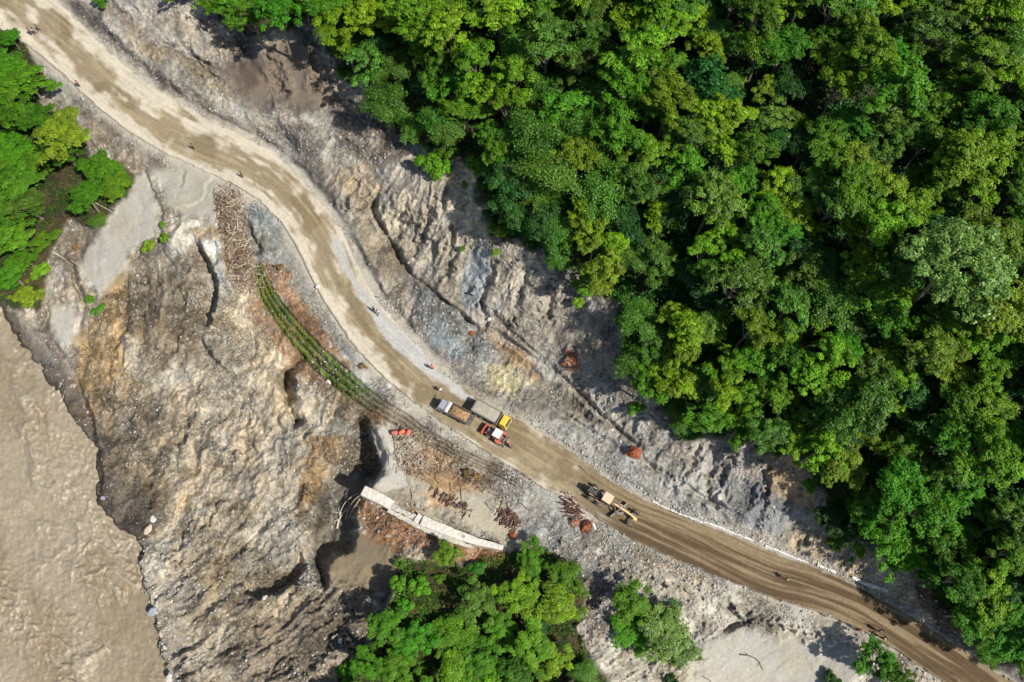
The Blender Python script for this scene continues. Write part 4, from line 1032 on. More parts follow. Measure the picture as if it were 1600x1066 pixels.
for k, (px, py, r, sp, lab) in enumerate(BUSHES):
    if len(lab) < 4: continue
    cm, tm, R, H = BUSH[sp][k % 2]
    put_plant('bush', cm, tm, R, H, px, py, r, lab, 'bush', None, .45, ('leaves', 'stems'), 900 + k)

# ------------------------------------------------------------------ low growth nobody could count
def scatter(name, mask, n, window, lsize, hmax, mat, seed, tone=1.0, blades=False, weight=None, lump=14):
    rs = np.random.RandomState(seed)
    x0, y0, x1, y1 = window
    px = rs.uniform(x0, x1, n * 3); py = rs.uniform(y0, y1, n * 3)
    i = np.clip(np.searchsorted(AX, px), 0, NC - 1); j = np.clip(np.searchsorted(AY, py), 0, NR - 1)
    w = mask[j, i] * (0.25 + 1.2 * sstep(.35, .65, vnoise(px / lump, py / lump, seed)))
    keep = rs.rand(n * 3) < w
    px = px[keep][:n]; py = py[keep][:n]; n = len(px)
    z = zpx(px, py); x, y = ray_xy(px, py, z)
    h = rs.rand(n) ** 1.3 * hmax * (.4 + 1.1 * vnoise(px / lump, py / lump, seed + 3))
    pos = np.stack([x + rs.randn(n) * .1, y + rs.randn(n) * .1, z + h + .04], 1)
    if blades:
        nr = rs.randn(n, 3) * np.array([1, 1, .35]) + np.array([0, 0, .4]); ax = rs.randn(n, 3) * .6 + np.array([0, 0, 1.0])
    else:
        nr = rs.randn(n, 3) * .45 + np.array([0, 0, 1.0]); ax = rs.randn(n, 3)
    t = tone * (.7 + .6 * vnoise(px / 20, py / 20, seed + 5))
    sh = shade_of(rs, n, 1.0, .25, .12); sh[:, :3] *= t[:, None]
    me = mesh_leaves(name, [leaves(rs, pos, nr, ax, lsize * (.5 + rs.rand(n)), sh)], mat)
    return tag(link(name, me), kind='stuff')
scatter('undergrowth', sstep(.4, .9, FOR), 190000, (440, -60, 1680, 1120), .42, 1.3, LM['K'], 801, 1.1)
scatter('ground_cover', sstep(.3, .9, np.maximum(LEFTV, LOWV)), 70000, (-60, 20, 960, 1120), .26, .7, LM['G'], 802, .9)
scatter('ground_cover', sstep(.02, .4, FOR) * sstep(.999, .8, FOR), 26000, (440, -40, 1600, 1060), .26, .9, LM['G'], 806, .8, lump=22)
edge_m = sstep(.05, .5, FOR) * sstep(.98, .6, FOR)
scatter('dry_grass', np.maximum(edge_m * .6, 0), 16000, (440, -40, 1500, 1000), .28, .35, LM['Y'], 803, 1.2, True)
dm = np.zeros_like(PX)
for pts in ([(404,432),(442,482),(482,542),(522,602),(602,652),(592,672),(502,622),(442,562),(402,502)],[(560,782),(642,802),(722,842),(792,862),(792,888),(702,884),(622,855),(560,815)],
            [(412,415),(448,425),(470,470),(510,520),(540,565),(500,545),(455,490),(425,455)],[(630,690),(720,715),(740,760),(700,770),(650,745)],[(480,690),(540,690),(520,740),(480,800),(460,800),(470,740)]):
    bx, v = pmask(pts, 9, 18, 10); dm[bx] = np.maximum(dm[bx], v)
scatter('dry_grass', dm, 22000, (390, 400, 800, 900), .20, .22, LM['Y'], 804, 1.25, True, lump=8)
scatter('row_grass', ROWM * sstep(.35, .8, ROWP + WN1 * .8) * sstep(.30, .5, vnoise(PX / 13, PY / 13, 870)) * sstep(330, 230, ROWS), 40000, (380, 390, 760, 760), .16, .22, LM['G'], 805, 1.0, True, lump=9)
# ------------------------------------------------------------------ small mesh builder
class MB:
    def __init__(s): s.v = []; s.f = []
    def quadbox(s, bot, top):
        """bot, top: four corners each, counter-clockwise seen from above"""
        b = len(s.v); s.v += [tuple(p) for p in bot] + [tuple(p) for p in top]
        s.f += [(b+3,b+2,b+1,b), (b+4,b+5,b+6,b+7)] + [(b+i, b+(i+1)%4, b+4+(i+1)%4, b+4+i) for i in range(4)]
    def box(s, x0, x1, y0, y1, z0, z1, tx=0, ty=0, sx=0):
        s.quadbox([(x0,y0,z0),(x1,y0,z0),(x1,y1,z0),(x0,y1,z0)], [(x0+tx+sx,y0+ty,z1),(x1-tx+sx,y0+ty,z1),(x1-tx+sx,y1-ty,z1),(x0+tx+sx,y1-ty,z1)])
    def bar(s, p, q, w, h=None):
        h = h or w; p = Vector(p); q = Vector(q); d = (q - p).normalized(); u = d.cross(Vector((0,0,1)))
        if u.length < .01: u = Vector((1,0,0))
        u.normalize(); n = u.cross(d); 
        c = lambda a, i, j: a + u * (w/2*i) + n * (h/2*j)
        b = len(s.v); s.v += [tuple(c(a,i,j)) for a in (p,q) for i,j in ((-1,-1),(1,-1),(1,1),(-1,1))]
        s.f += [(b,b+1,b+2,b+3), (b+7,b+6,b+5,b+4)] + [(b+i, b+4+i, b+4+(i+1)%4, b+(i+1)%4) for i in range(4)]
    def cyl(s, p, q, r, n=14, r2=None):
        r2 = r if r2 is None else r2; p = Vector(p); q = Vector(q); d = (q-p).normalized(); u = d.cross(Vector((0,0,1)))
        if u.length < .01: u = Vector((1,0,0))
        u.normalize(); w = u.cross(d); b = len(s.v)
        for a, rr in ((p,r),(q,r2)):
            for k in range(n):
                t = 2*math.pi*k/n; s.v.append(tuple(a + (u*math.cos(t) + w*math.sin(t))*rr))
        s.f += [(b+k, b+(k+1)%n, b+n+(k+1)%n, b+n+k) for k in range(n)]
        s.f += [tuple(b+k for k in reversed(range(n))), tuple(b+n+k for k in range(n))]
    def tube(s, pts, rad, n=6):
        V=[]; Fq=[]; tube(V, Fq, pts, rad, n); b=len(s.v); s.v += [tuple(v) for v in V]; s.f += [tuple(b+i for i in f) for f in Fq]
    def ring(s, c, R, r, n=16):
        pts=[(c[0]+R*math.cos(2*math.pi*k/n), c[1]+R*math.sin(2*math.pi*k/n), c[2]) for k in range(n+1)]; s.tube(pts,[r]*(n+1),5)
    def build(s, name, mat, parent=None, bevel=0.0, smooth=False):
        me = bpy.data.meshes.new(name); me.from_pydata(s.v, [], s.f); me.materials.append(mat)
        if bevel:
            bm = bmesh.new(); bm.from_mesh(me)
            bmesh.ops.bevel(bm, geom=list(bm.edges), offset=bevel, segments=1, affect='EDGES', clamp_overlap=True)
            bm.to_mesh(me); bm.free()
        if smooth: me.polygons.foreach_set('use_smooth', [True]*len(me.polygons))
        return link(name, me, parent)

M = {
 'silver': flat_mat('silver_blue_paint', (0.42,0.47,0.58), .35, .3, 3, .12, dust=0.3), 'white': flat_mat('white_paint', (0.74,0.73,0.70), .5, 0, 3, .10, dust=0.15),
 'yellow': flat_mat('yellow_paint', (0.80,0.52,0.02), .4, 0, 2, .10, dust=0.15), 'grey': flat_mat('grey_blue_steel', (0.17,0.20,0.22), .6, .2, 4, .3, dust=0.35),
 'red': flat_mat('faded_red_paint', (0.58,0.075,0.045), .5, 0, 3, .2, dust=0.28), 'black': flat_mat('black_rubber', (0.018,0.018,0.02), .8, dust=0.3), 'rim': flat_mat('dusty_rim', (0.42,0.38,0.32), .6, 0, 4, .2),
 'glass': flat_mat('dark_glass', (0.02,0.03,0.05), .12, 0, 1, .05, .8, dust=0.12), 'tan': flat_mat('faded_yellow_paint', (0.68,0.46,0.22), .5, 0, 3, .12, dust=0.25), 'palet': flat_mat('sun_bleached_roof', (0.68,0.52,0.38), .6, 0, 3, .15, dust=0.2),
 'dark': flat_mat('dark_steel', (0.05,0.055,0.06), .55, .4, 4, .3, dust=0.35), 'steel': flat_mat('worn_steel', (0.45,0.45,0.44), .4, .6, 4, .25, dust=0.3), 'conc': flat_mat('weathered_white_concrete', (0.70,0.67,0.60), .9, 0, 1.6, .22, .3, .6, dust=0.34),
 'concd': flat_mat('dirty_concrete', (0.46,0.43,0.36), .95, 0, 2.2, .3, .3, .7), 'soilb': flat_mat('brown_soil', (0.30,0.19,0.10), .95, 0, 2.5, .4, .2, .8), 'sand': flat_mat('grey_sand', (0.36,0.33,0.26), .95, 0, 3, .16, .2, .6),
 'wood': flat_mat('dry_wood', (0.25,0.18,0.115), .9, 0, 5, .4), 'woodp': flat_mat('pale_dead_wood', (0.52,0.45,0.35), .9, 0, 5, .25), 'woodd': flat_mat('dark_red_wood', (0.12,0.062,0.048), .9, 0, 4, .4),
 'rust': flat_mat('rust_red_debris', (0.28,0.09,0.04), .95, 0, 5, .5, .2, .8), 'orange': flat_mat('orange_red_plastic', (0.58,0.13,0.05), .45, 0, 3, .15), 'pink': flat_mat('faded_red_plastic', (0.48,0.14,0.11), .5, 0, 3, .15),
 'rockl': flat_mat('pale_rock', (0.55,0.52,0.47), .9, 0, 1.5, .25, .3, .6), 'rockb': flat_mat('blue_grey_rock', (0.26,0.28,0.33), .85, 0, 1.5, .25, .3, .6), 'rockt': flat_mat('tan_rock', (0.46,0.38,0.27), .9, 0, 1.5, .25, .3, .6),
 'skin': flat_mat('skin', (0.28,0.15,0.09), .6), 'hair': flat_mat('black_hair', (0.012,0.010,0.010), .7)}
for nm, c in {'c_white': (.75,.73,.68), 'c_dark': (.03,.03,.045), 'c_cream': (.72,.60,.34), 'c_orange': (.72,.20,.06), 'c_red': (.42,.06,.05), 'c_grey': (.28,.28,.30), 'c_blue': (.06,.09,.2), 'c_brown': (.12,.08,.05)}.items():
    M[nm] = flat_mat('cloth_' + nm[2:], c, .85)

def empty(name, loc, yaw, label, cat, group=None, tilt=None):
    e = bpy.data.objects.new(name, None); scene.collection.objects.link(e); e.location = loc; e.rotation_euler = (0, 0, yaw); e.empty_display_size = .5
    tag(e, label, cat, group); return e
def yaw_of(p, q):
    a = ground_at(*p); b = ground_at(*q); return math.atan2(b[1]-a[1], b[0]-a[0])
def wheel(parent, x, y, r, w, rimr=None):
    m = MB(); m.cyl((x, y-w/2, r), (x, y+w/2, r), r, 18); t = m.build('wheel', M['black'], parent, .03)
    s = 1 if y > 0 else -1
    m = MB(); m.cyl((x, y+s*(w/2-.02), r), (x, y+s*(w/2+.025), r), rimr or r*.52, 12); m.build('rim', M['rim'], t)
    return t

def heap_mesh(name, rx, ry, h, mat, parent=None, seed=0, n=26, rect=False, rough=.12, z0=0.0, sharp=1.0):
    rs = np.random.RandomState(seed); u = np.linspace(-1, 1, n); X, Y = np.meshgrid(u, u)
    r = np.maximum(np.abs(X), np.abs(Y)) if rect else np.sqrt(X*X + Y*Y)
    prof = (1 - np.clip(r, 0, 1)**2.2) ** sharp
    nz = fbm(X*10+seed*3, Y*10, 4, 3, 900+seed) - .5
    if not rect:
        k = 1 + (fbm(X*4, Y*4, 4, 2, 930+seed)-.5)*.5; X = X*k; Y = Y*k
    Zz = h*prof*(1+nz*.8) + nz*rough*2 + (0 if rect else -.25*(r > .97))
    if rect: Zz = np.where(r > .985, -.05, Zz)
    V = np.stack([X*rx, Y*ry, Zz+z0], -1).reshape(-1, 3)
    i = np.arange(n*n).reshape(n, n); q = np.stack([i[:-1,:-1], i[:-1,1:], i[1:,1:], i[1:,:-1]], -1).reshape(-1)
    return link(name, new_mesh(name, V, q, 4, None, mat), parent)

def tipper(px, py, fr, to, L, W, cabm, label, bedm, headboard, gate_open):
    x, y, z = under(px, py, 2.0); e = empty('tipper_truck', (x, y, z), yaw_of(fr, to), label, 'truck')
    h = L/2; cl = 1.35
    m = MB(); m.box(-h+.2, h-.3, -.42, .42, .55, .80); m.build('chassis', M['dark'], e, .02)
    m = MB(); m.quadbox([(h-cl,-W/2+.05,.75),(h,-W/2+.05,.65),(h,W/2-.05,.65),(h-cl,W/2-.05,.75)], [(h-cl,-W/2+.05,1.45),(h+.02,-W/2+.05,1.35),(h+.02,W/2-.05,1.35),(h-cl,W/2-.05,1.45)])
    m.quadbox([(h-cl+.002,-W/2+.06,1.452),(h-.02,-W/2+.06,1.352),(h-.02,W/2-.06,1.352),(h-cl+.002,W/2-.06,1.452)], [(h-cl+.08,-W/2+.16,2.15),(h-.32,-W/2+.16,2.15),(h-.32,W/2-.16,2.15),(h-cl+.08,W/2-.16,2.15)])
    cab = m.build('cab', cabm, e, .045)
    m = MB(); m.quadbox([(h-.03,-W/2+.2,1.42),(h+.005,-W/2+.2,1.42),(h+.005,W/2-.2,1.42),(h-.03,W/2-.2,1.42)], [(h-.31,-W/2+.26,2.06),(h-.275,-W/2+.26,2.06),(h-.275,W/2-.26,2.06),(h-.31,W/2-.26,2.06)]); m.build('windscreen', M['glass'], cab)
    for s in (-1, 1):
        m = MB(); m.box(h-cl+.25, h-.42, s*(W/2-.115)-.012, s*(W/2-.115)+.012, 1.5, 1.95, .08); m.build('side_window', M['glass'], cab)
        m = MB(); m.bar((h-.1, s*(W/2-.08), 1.6), (h-.02, s*(W/2+.16), 1.65), .03); m.box(h-.06, h, s*(W/2+.16)-.08, s*(W/2+.16)+.08, 1.5, 1.82); m.build('mirror', M['black'], cab)
        m = MB(); m.box(h+.02, h+.05, s*(W/2-.3)-.12, s*(W/2-.3)+.12, .82, .96); m.build('headlight', M['white'], cab, .01)
    m = MB(); m.box(h-.05, h+.12, -W/2, W/2, .42, .64); m.build('bumper', M['dark'], e, .03)
    b1 = h-cl-.28; b0 = -h; zt = 2.05; z0 = 1.0
    m = MB(); m.box(b0, b1, -W/2, W/2, z0-.08, z0)
    for s in (-1, 1):
        m.box(b0, b1, s*W/2-.035, s*W/2+.035, z0+.002, zt)
        m.box(b0, b1, s*(W/2+.06)-.04, s*(W/2+.06)+.04, zt-.02, zt+.05)
        k = b0+.12
        while k < b1-.05: m.box(k-.035, k+.035, s*(W/2+.055)-.045+.0, s*(W/2+.055)+.03, z0-.05, zt-.025); k += .42
    m.box(b1, b1+.06, -W/2-.03, W/2+.03, z0+.002, zt+.28)
    if not gate_open: m.box(b0-.05, b0, -W/2, W/2, z0+.002, zt)
    bed = m.build('cargo_bed', bedm, e, .008)
    if gate_open:
        m = MB(); m.box(b0-.62, b0-.02, -W/2+.02, W/2-.02, z0-.10, z0-.04); m.build('tailgate', M['dark'], bed, .01)
    if headboard:
        m = MB(); m.box(b1-.42, b1+.0-.004, -W/2+.0, W/2, zt+.06, zt+.12); m.box(b1-.004+.07, b1+.14, -W/2, W/2, z0+.3, zt+.3); m.build('headboard', M['white'], bed, .01)
    for xx in (h-.75, -h+.75, -h+1.65) if L > 5.5 else (h-.75, -h+.95):
        for s in (-1, 1): wheel(e, xx, s*(W/2-.14), .46, .30 if xx > 0 else .44)
    m = MB(); m.cyl((h-cl-.9, W/2-.15, .75), (h-cl-.2, W/2-.15, .75), .22); m.build('fuel_tank', M['steel'], e)
    return e, (b0, b1, W, z0, zt)
ta, ba = tipper(708.5, 640.5, (732,652.5), (687,629.5), 5.3, 1.75, M['silver'], 'small tipper truck with silver-blue cab, carrying heaped brown soil', M['dark'], True, True)
tb_, bb = tipper(768, 646.5, (741,631), (795,660), 6.1, 1.95, M['yellow'], 'tipper truck with yellow cab and grey ribbed bed of levelled sand', M['grey'], False, False)
def load(tr, b, name, label, h, mat, base, seed, x0=0):
    r = empty(name, tr.location, tr.rotation_euler[2], label, 'truck load')
    o = heap_mesh('heap', (b[1]-b[0])/2-.05-x0, b[2]/2-.05, h, mat, r, seed, 30, True, .05, base); o.location = ((b[0]+b[1])/2-x0*.6, 0, 0)
    return r
load(ta, ba, 'soil_load', 'brown clumpy soil heaped in the bed of the silver-cab truck', .62, M['soilb'], 1.72, 1, .2)
ls = load(tb_, bb, 'sand_load', 'levelled grey sand filling the bed of the yellow-cab truck', .14, M['sand'], 2.0, 2)

# ------------------------------------------------------------------ backhoe loader
x, y, z = under(777, 677, 2.45)
bh = empty('backhoe_loader', (x, y, z), yaw_of((797,697), (755,671.5)), 'red backhoe loader with square white cab roof behind the yellow truck', 'digger')
m = MB(); m.box(-.95, .85, -.38, .38, .5, .95); m.build('chassis', M['dark'], bh, .03)
m = MB(); m.box(.62, 1.75, -.36, .36, .96, 1.5, .04, .05); en = m.build('engine_cover', M['grey'], bh, .05)
m = MB(); m.cyl((1.3, .2, 1.5), (1.3, .2, 2.0), .05, 8); m.build('exhaust_pipe', M['dark'], en)
cabm = MB()
for sx in (-.6, .55):
    for sy in (-.62, .62): cabm.bar((sx, sy, .95), (sx*.95, sy*.93, 2.36), .07)
cabm.box(-.62, .57, -.64, .64, .9, 1.18); cb = cabm.build('cab', M['red'], bh, .008)
m = MB(); m.box(-.66, .62, -.68, .68, 2.37, 2.46, .03, .03); m.build('cab_roof', M['white'], cb, .025)
m = MB(); m.box(-.55, .5, -.57, .57, 1.2, 2.3, .02, .02); m.build('cab_windows', M['glass'], cb)
for s in (-1, 1):
    wheel(bh, -.55, s*.82, .62, .40, .34); wheel(bh, 1.35, s*.70, .40, .28, .2)
    m = MB(); m.box(-1.1, -.05, s*.82-.2, s*.82+.2, 1.27, 1.33); m.build('mudguard', M['red'], bh, .01)
    m = MB(); m.bar((.75, s*.55, 1.35), (1.9, s*.55, 1.25), .12, .2); m.bar((1.9, s*.55, 1.25), (2.35, s*.55, .55), .12, .18); m.build('loader_arm', M['red'], bh, .01)
    m = MB(); m.cyl((.95, s*.55, 1.0), (1.8, s*.55, .95), .05, 8); m.build('hydraulic_ram', M['steel'], bh)
m = MB(); m.box(2.28, 2.36, -.85, .85, .25, 1.0); m.quadbox([(2.36,-.85,.2),(2.95,-.85,.2),(2.95,.85,.2),(2.36,.85,.2)], [(2.36,-.85,.27),(2.95,-.85,.25),(2.95,.85,.25),(2.36,.85,.27)])
for s in (-.84, .79): m.quadbox([(2.362,s,.272),(2.9,s,.272),(2.9,s+.05,.272),(2.362,s+.05,.272)], [(2.362,s,.98),(2.45,s,.98),(2.45,s+.05,.98),(2.362,s+.05,.98)])
m.bar((2.40,-.86,1.03), (2.40,.86,1.03), .12, .08)
bk = m.build('bucket', M['red'], bh, .008)
m = MB(); m.box(-1.5, -1.3, -.75, .75, .55, .75)
for s in (-.6, .6): m.bar((-1.4, s, .7), (-1.45, s*1.35, .06), .12); m.box(-1.6, -1.3, s*1.35-.15, s*1.35+.15, .0, .06)
m.build('stabiliser', M['dark'], bh, .01)
m = MB(); m.bar((-1.4,.1,.8), (-2.0,.15,1.85), .18, .22); m.bar((-2.0,.15,1.85), (-2.45,.2,1.15), .15, .18); bo = m.build('boom', M['red'], bh, .015)
m = MB(); m.quadbox([(-2.72,-.05,.35),(-2.3,-.05,.35),(-2.3,.45,.35),(-2.72,.45,.35)], [(-2.6,-.05,1.1),(-2.3,-.05,1.1),(-2.3,.45,1.1),(-2.6,.45,1.1)]); m.build('digging_bucket', M['dark'], bo, .02)
m = MB(); m.cyl((-1.45,.1,1.2), (-1.95,.13,2.05), .05, 8); m.build('boom_ram', M['steel'], bo)

# ------------------------------------------------------------------ motor grader
gx, gy, gz = ground_at(933, 776)
gr = empty('motor_grader', (gx, gy, gz), yaw_of((933,776), (983,808)), 'motor grader with long tan frame levelling the lower dirt road', 'grader')
m = MB(); m.box(-1.7, .5, -.5, .5, .95, 1.95, .06, .08); eng = m.build('engine_cover', M['dark'], gr, .05)
m = MB()
for k in range(5): m.box(-1.55+k*.32, -1.40+k*.32, -.36, .36, 1.951, 1.99)
m.build('vent', M['glass'], eng)
m = MB(); m.box(-1.2, .2, -.62, -.515, 1.0, 1.6); m.box(-1.2, .2, .515, .62, 1.0, 1.6); m.build('side_panel', M['tan'], eng, .01)
m = MB(); m.cyl((-.3, .25, 1.99), (-.3, .25, 2.6), .06, 8); m.build('exhaust_pipe', M['steel'], eng)
for xx in (-.72, .72):
    for s in (-1, 1): wheel(gr, xx, s*.98, .62, .38, .36)
m = MB(); m.box(-.9, .9, -.76, -.62, .5, .78); m.box(-.9, .9, .62, .76, .5, .78); m.build('tandem_case', M['tan'], gr, .02)
m = MB()
for sx in (.82, 1.98):
    for sy in (-.6, .6): m.bar((sx, sy, 1.2), (sx, sy*.95, 2.86), .07)
m.box(.78, 2.02, -.62, .62, 1.1, 1.35); gc = m.build('cab', M['tan'], gr, .008)
m = MB(); m.box(.7, 2.12, -.72, .72, 2.87, 2.99, .04, .04); m.build('cab_roof', M['palet'], gc, .03)
m = MB(); m.box(.86, 1.94, -.55, .55, 1.37, 2.82); m.build('cab_windows', M['glass'], gc)
m = MB(); m.bar((2.0, 0, 1.6), (2.7, 0, 2.0), .26, .34); m.bar((2.65, 0, 2.0), (5.4, 0, 1.75), .26, .30); m.bar((5.35, 0, 1.78), (6.1, 0, 1.05), .26, .3); m.bar((6.0,0,1.0),(6.5,0,.95),.5,.2); m.build('frame', M['tan'], gr, .02)
m = MB(); m.bar((5.85, -1.0, .55), (5.85, 1.0, .55), .18); m.build('front_axle', M['dark'], gr, .01)
for s in (-1, 1): wheel(gr, 5.85, s*1.02, .6, .34, .34)
m = MB(); m.bar((3.1,-1.6,.35), (4.3,1.6,.35), .08, .6); m.bar((3.04,-1.6,.66),(4.24,1.6,.66),.10,.06); m.build('blade', M['steel'], gr, .01)
m = MB(); m.ring((3.7,0,.95), .72, .07); m.bar((4.4,0,.98),(5.7,0,1.0),.16); m.bar((3.7,-.7,.95),(4.5,0,.98),.12); m.bar((3.7,.7,.95),(4.5,0,.98),.12); m.bar((3.55,-.3,.9),(3.55,-.3,.6),.1); m.bar((3.85,.4,.9),(3.85,.4,.6),.1); m.build('blade_circle', M['steel'], gr, .01)
for s in (-1, 1):
    m = MB(); m.cyl((3.6, s*.2, 2.15), (3.7, s*.62, 1.02), .06, 8); m.bar((3.6,0,2.05),(3.6,s*.45,2.2),.12); m.build('lift_ram', M['tan'] if s > 0 else M['steel'], gr)

# ------------------------------------------------------------------ people
def skin_mesh(name, joints, edges, sub=2):
    me = bpy.data.meshes.new(name); me.from_pydata([j[0] for j in joints], edges, [])
    o = bpy.data.objects.new(name, me); scene.collection.objects.link(o)
    md = o.modifiers.new('s', 'SKIN'); sl = me.skin_vertices[0].data
    for i, j in enumerate(joints): sl[i].radius = (j[1], j[2] if len(j) > 2 else j[1])
    sl[0].use_root = True
    sb = o.modifiers.new('b', 'SUBSURF'); sb.levels = sub; sb.render_levels = sub
    dg = bpy.context.evaluated_depsgraph_get(); ev = o.evaluated_get(dg); res = bpy.data.meshes.new_from_object(ev)
    bpy.data.objects.remove(o); res.name = name
    res.polygons.foreach_set('use_smooth', [True]*len(res.polygons)); return res
def person_meshes(walk):
    s = .22 if walk else .04; b = .16 if walk else .02
    P = {'pel': ((0,0,.95),.14,.11), 'wa': ((0,0,1.10),.13,.10), 'ch': ((.02,0,1.30),.16,.11), 'nk': ((.03,0,1.49),.055), 'hd': ((.05,0,1.61),.095,.105), 'tp': ((.05,0,1.70),.07,.08),
         'hl': ((0,.10,.88),.085), 'kl': ((s+.03,.11,.50),.058), 'al': ((s*1.2-.02,.11,.09),.042), 'tl': ((s*1.2+.14,.12,.04),.035),
         'hr': ((0,-.10,.88),.085), 'kr': ((-s*.5+.03,-.11,.50),.058), 'ar': ((-s*1.4-.02,-.11,.10),.042), 'tr': ((-s*1.4+.13,-.12,.04),.035),
         'sl': ((0,.19,1.42),.065), 'el': ((-b,.26,1.16),.042), 'wl': ((b*.2-.0,.27,.93),.030), 'sr': ((0,-.19,1.42),.065), 'er': ((b*.6,-.26,1.16),.042), 'wr': ((b*1.7,-.25,.95),.030)}
    for sd, w in ((1,'wl'),(-1,'wr')):
        c = P[w][0]
        P['p'+w] = ((c[0]+.01, c[1], c[2]-.06), .026)
        for q in range(4): P['f%d%s' % (q,w)] = ((c[0]-.025+.017*q+.01, c[1], c[2]-.135-.012*(q in (1,2))), .009)
        P['t'+w] = ((c[0]+.05, c[1]-sd*.01, c[2]-.085), .010)
    K = list(P); I = {k:i for i,k in enumerate(K)}
    E = [('pel','wa'),('wa','ch'),('ch','nk'),('nk','hd'),('hd','tp'),('pel','hl'),('hl','kl'),('kl','al'),('al','tl'),('pel','hr'),('hr','kr'),('kr','ar'),('ar','tr'),('ch','sl'),('sl','el'),('el','wl'),('ch','sr'),('sr','er'),('er','wr')]
    for w in ('wl','wr'): E += [(w,'p'+w),('p'+w,'t'+w)] + [('p'+w,'f%d%s' % (q,w)) for q in range(4)]
    body = skin_mesh('body', [P[k] for k in K], [(I[a],I[b_]) for a,b_ in E], 1); body.materials.append(M['skin'])
    # face: nose, brow and ears pulled out of the head
    for v in body.vertices:
        c = v.co
        if 1.53 < c.z < 1.66 and c.x > .11 and abs(c.y) < .03: c.x += .02
    def sub(name, ks, es, grow, mat):
        j = [(P[k][0],) + tuple(r+grow for r in P[k][1:]) for k in ks]; ii = {k:i for i,k in enumerate(ks)}
        me = skin_mesh(name, j, [(ii[a],ii[b_]) for a,b_ in es], 1); me.materials.append(mat); return me
    shirt = sub('shirt', ['wa','pel','ch','sl','el','sr','er'], [('pel','wa'),('wa','ch'),('ch','sl'),('sl','el'),('ch','sr'),('sr','er')], .022, M['c_white'])
    trou = sub('trousers', ['pel','hl','kl','al','hr','kr','ar'], [('pel','hl'),('hl','kl'),('kl','al'),('pel','hr'),('hr','kr'),('kr','ar')], .018, M['c_dark'])
    m = MB(); r = .105
    rings = [(.105,1.60),(.118,1.66),(.10,1.74),(.05,1.785)]
    b0 = 0
    for rr, zz in rings:
        for k in range(10): m.v.append((.035+rr*math.cos(k*.6283)*1.08, rr*math.sin(k*.6283), zz + (.03 if math.cos(k*.6283) > .5 and zz < 1.62 else 0)))
    for i in range(3):
        for k in range(10): m.f.append((i*10+k, i*10+(k+1)%10, (i+1)*10+(k+1)%10, (i+1)*10+k))
    m.f.append(tuple(30+k for k in range(10)))
    hair = bpy.data.meshes.new('hair'); hair.from_pydata(m.v, [], m.f); hair.materials.append(M['hair'])
    return body, shirt, trou, hair
PM = [person_meshes(True), person_meshes(False)]
PEOPLE = [(689.5,612,0,'c_white','c_grey',2.3,'person in white walking on the road ahead of the silver-cab truck'),
 (585.5,487,1,'c_dark','c_dark',.5,'person in dark clothes standing on the grey apron, left of a pair'),(591.5,492,0,'c_white','c_dark',.9,'person in white shirt on the grey apron, right of a pair'),
 (676,577,1,'c_orange','c_dark',2.0,'person in orange top at the edge of the road apron'),(1226,905,0,'c_cream','c_brown',2.6,'person in cream top walking alone on the lower road'),
 (1336,984,1,'c_red','c_dark',1.0,'person in red top at the river-side edge of the lower road'),(1370.5,986,1,'c_grey','c_blue',2.0,'person in grey on the lower road beside one in cream'),
 (1376.5,997,0,'c_cream','c_dark',2.2,'person in cream on the lower road beside one in grey'),
 (50,55,1,'c_dark','c_dark',.3,'leftmost of three dark-clad people on the upper road'),(56.5,54,0,'c_grey','c_dark',.3,'middle of three people on the upper road, in grey top'),(62.5,49,0,'c_dark','c_blue',.5,'rightmost of three dark-clad people on the upper road'),
 (304,234,1,'c_brown','c_dark',.5,'person in brown at the river-side road edge above the mud'),(380,278,1,'c_dark','c_brown',.5,'person in dark clothes at the road edge above the brush heap'),(125,136,1,'c_red','c_dark',0,'person in dull red at the road edge below the left trees')]
for px, py, w, top, bot, yw, lab in PEOPLE:
    x, y, z = ground_at(px, py); e = empty('person', (x, y, z), yw, lab, 'person', 'people on the road')
    for nm, me, mt in zip(('body','shirt','trousers','hair'), PM[0 if w == 0 else 1], (None, top, bot, None)):
        o = link(nm, me, e)
        if mt: o.material_slots[0].link = 'OBJECT'; o.material_slots[0].material = M[mt]

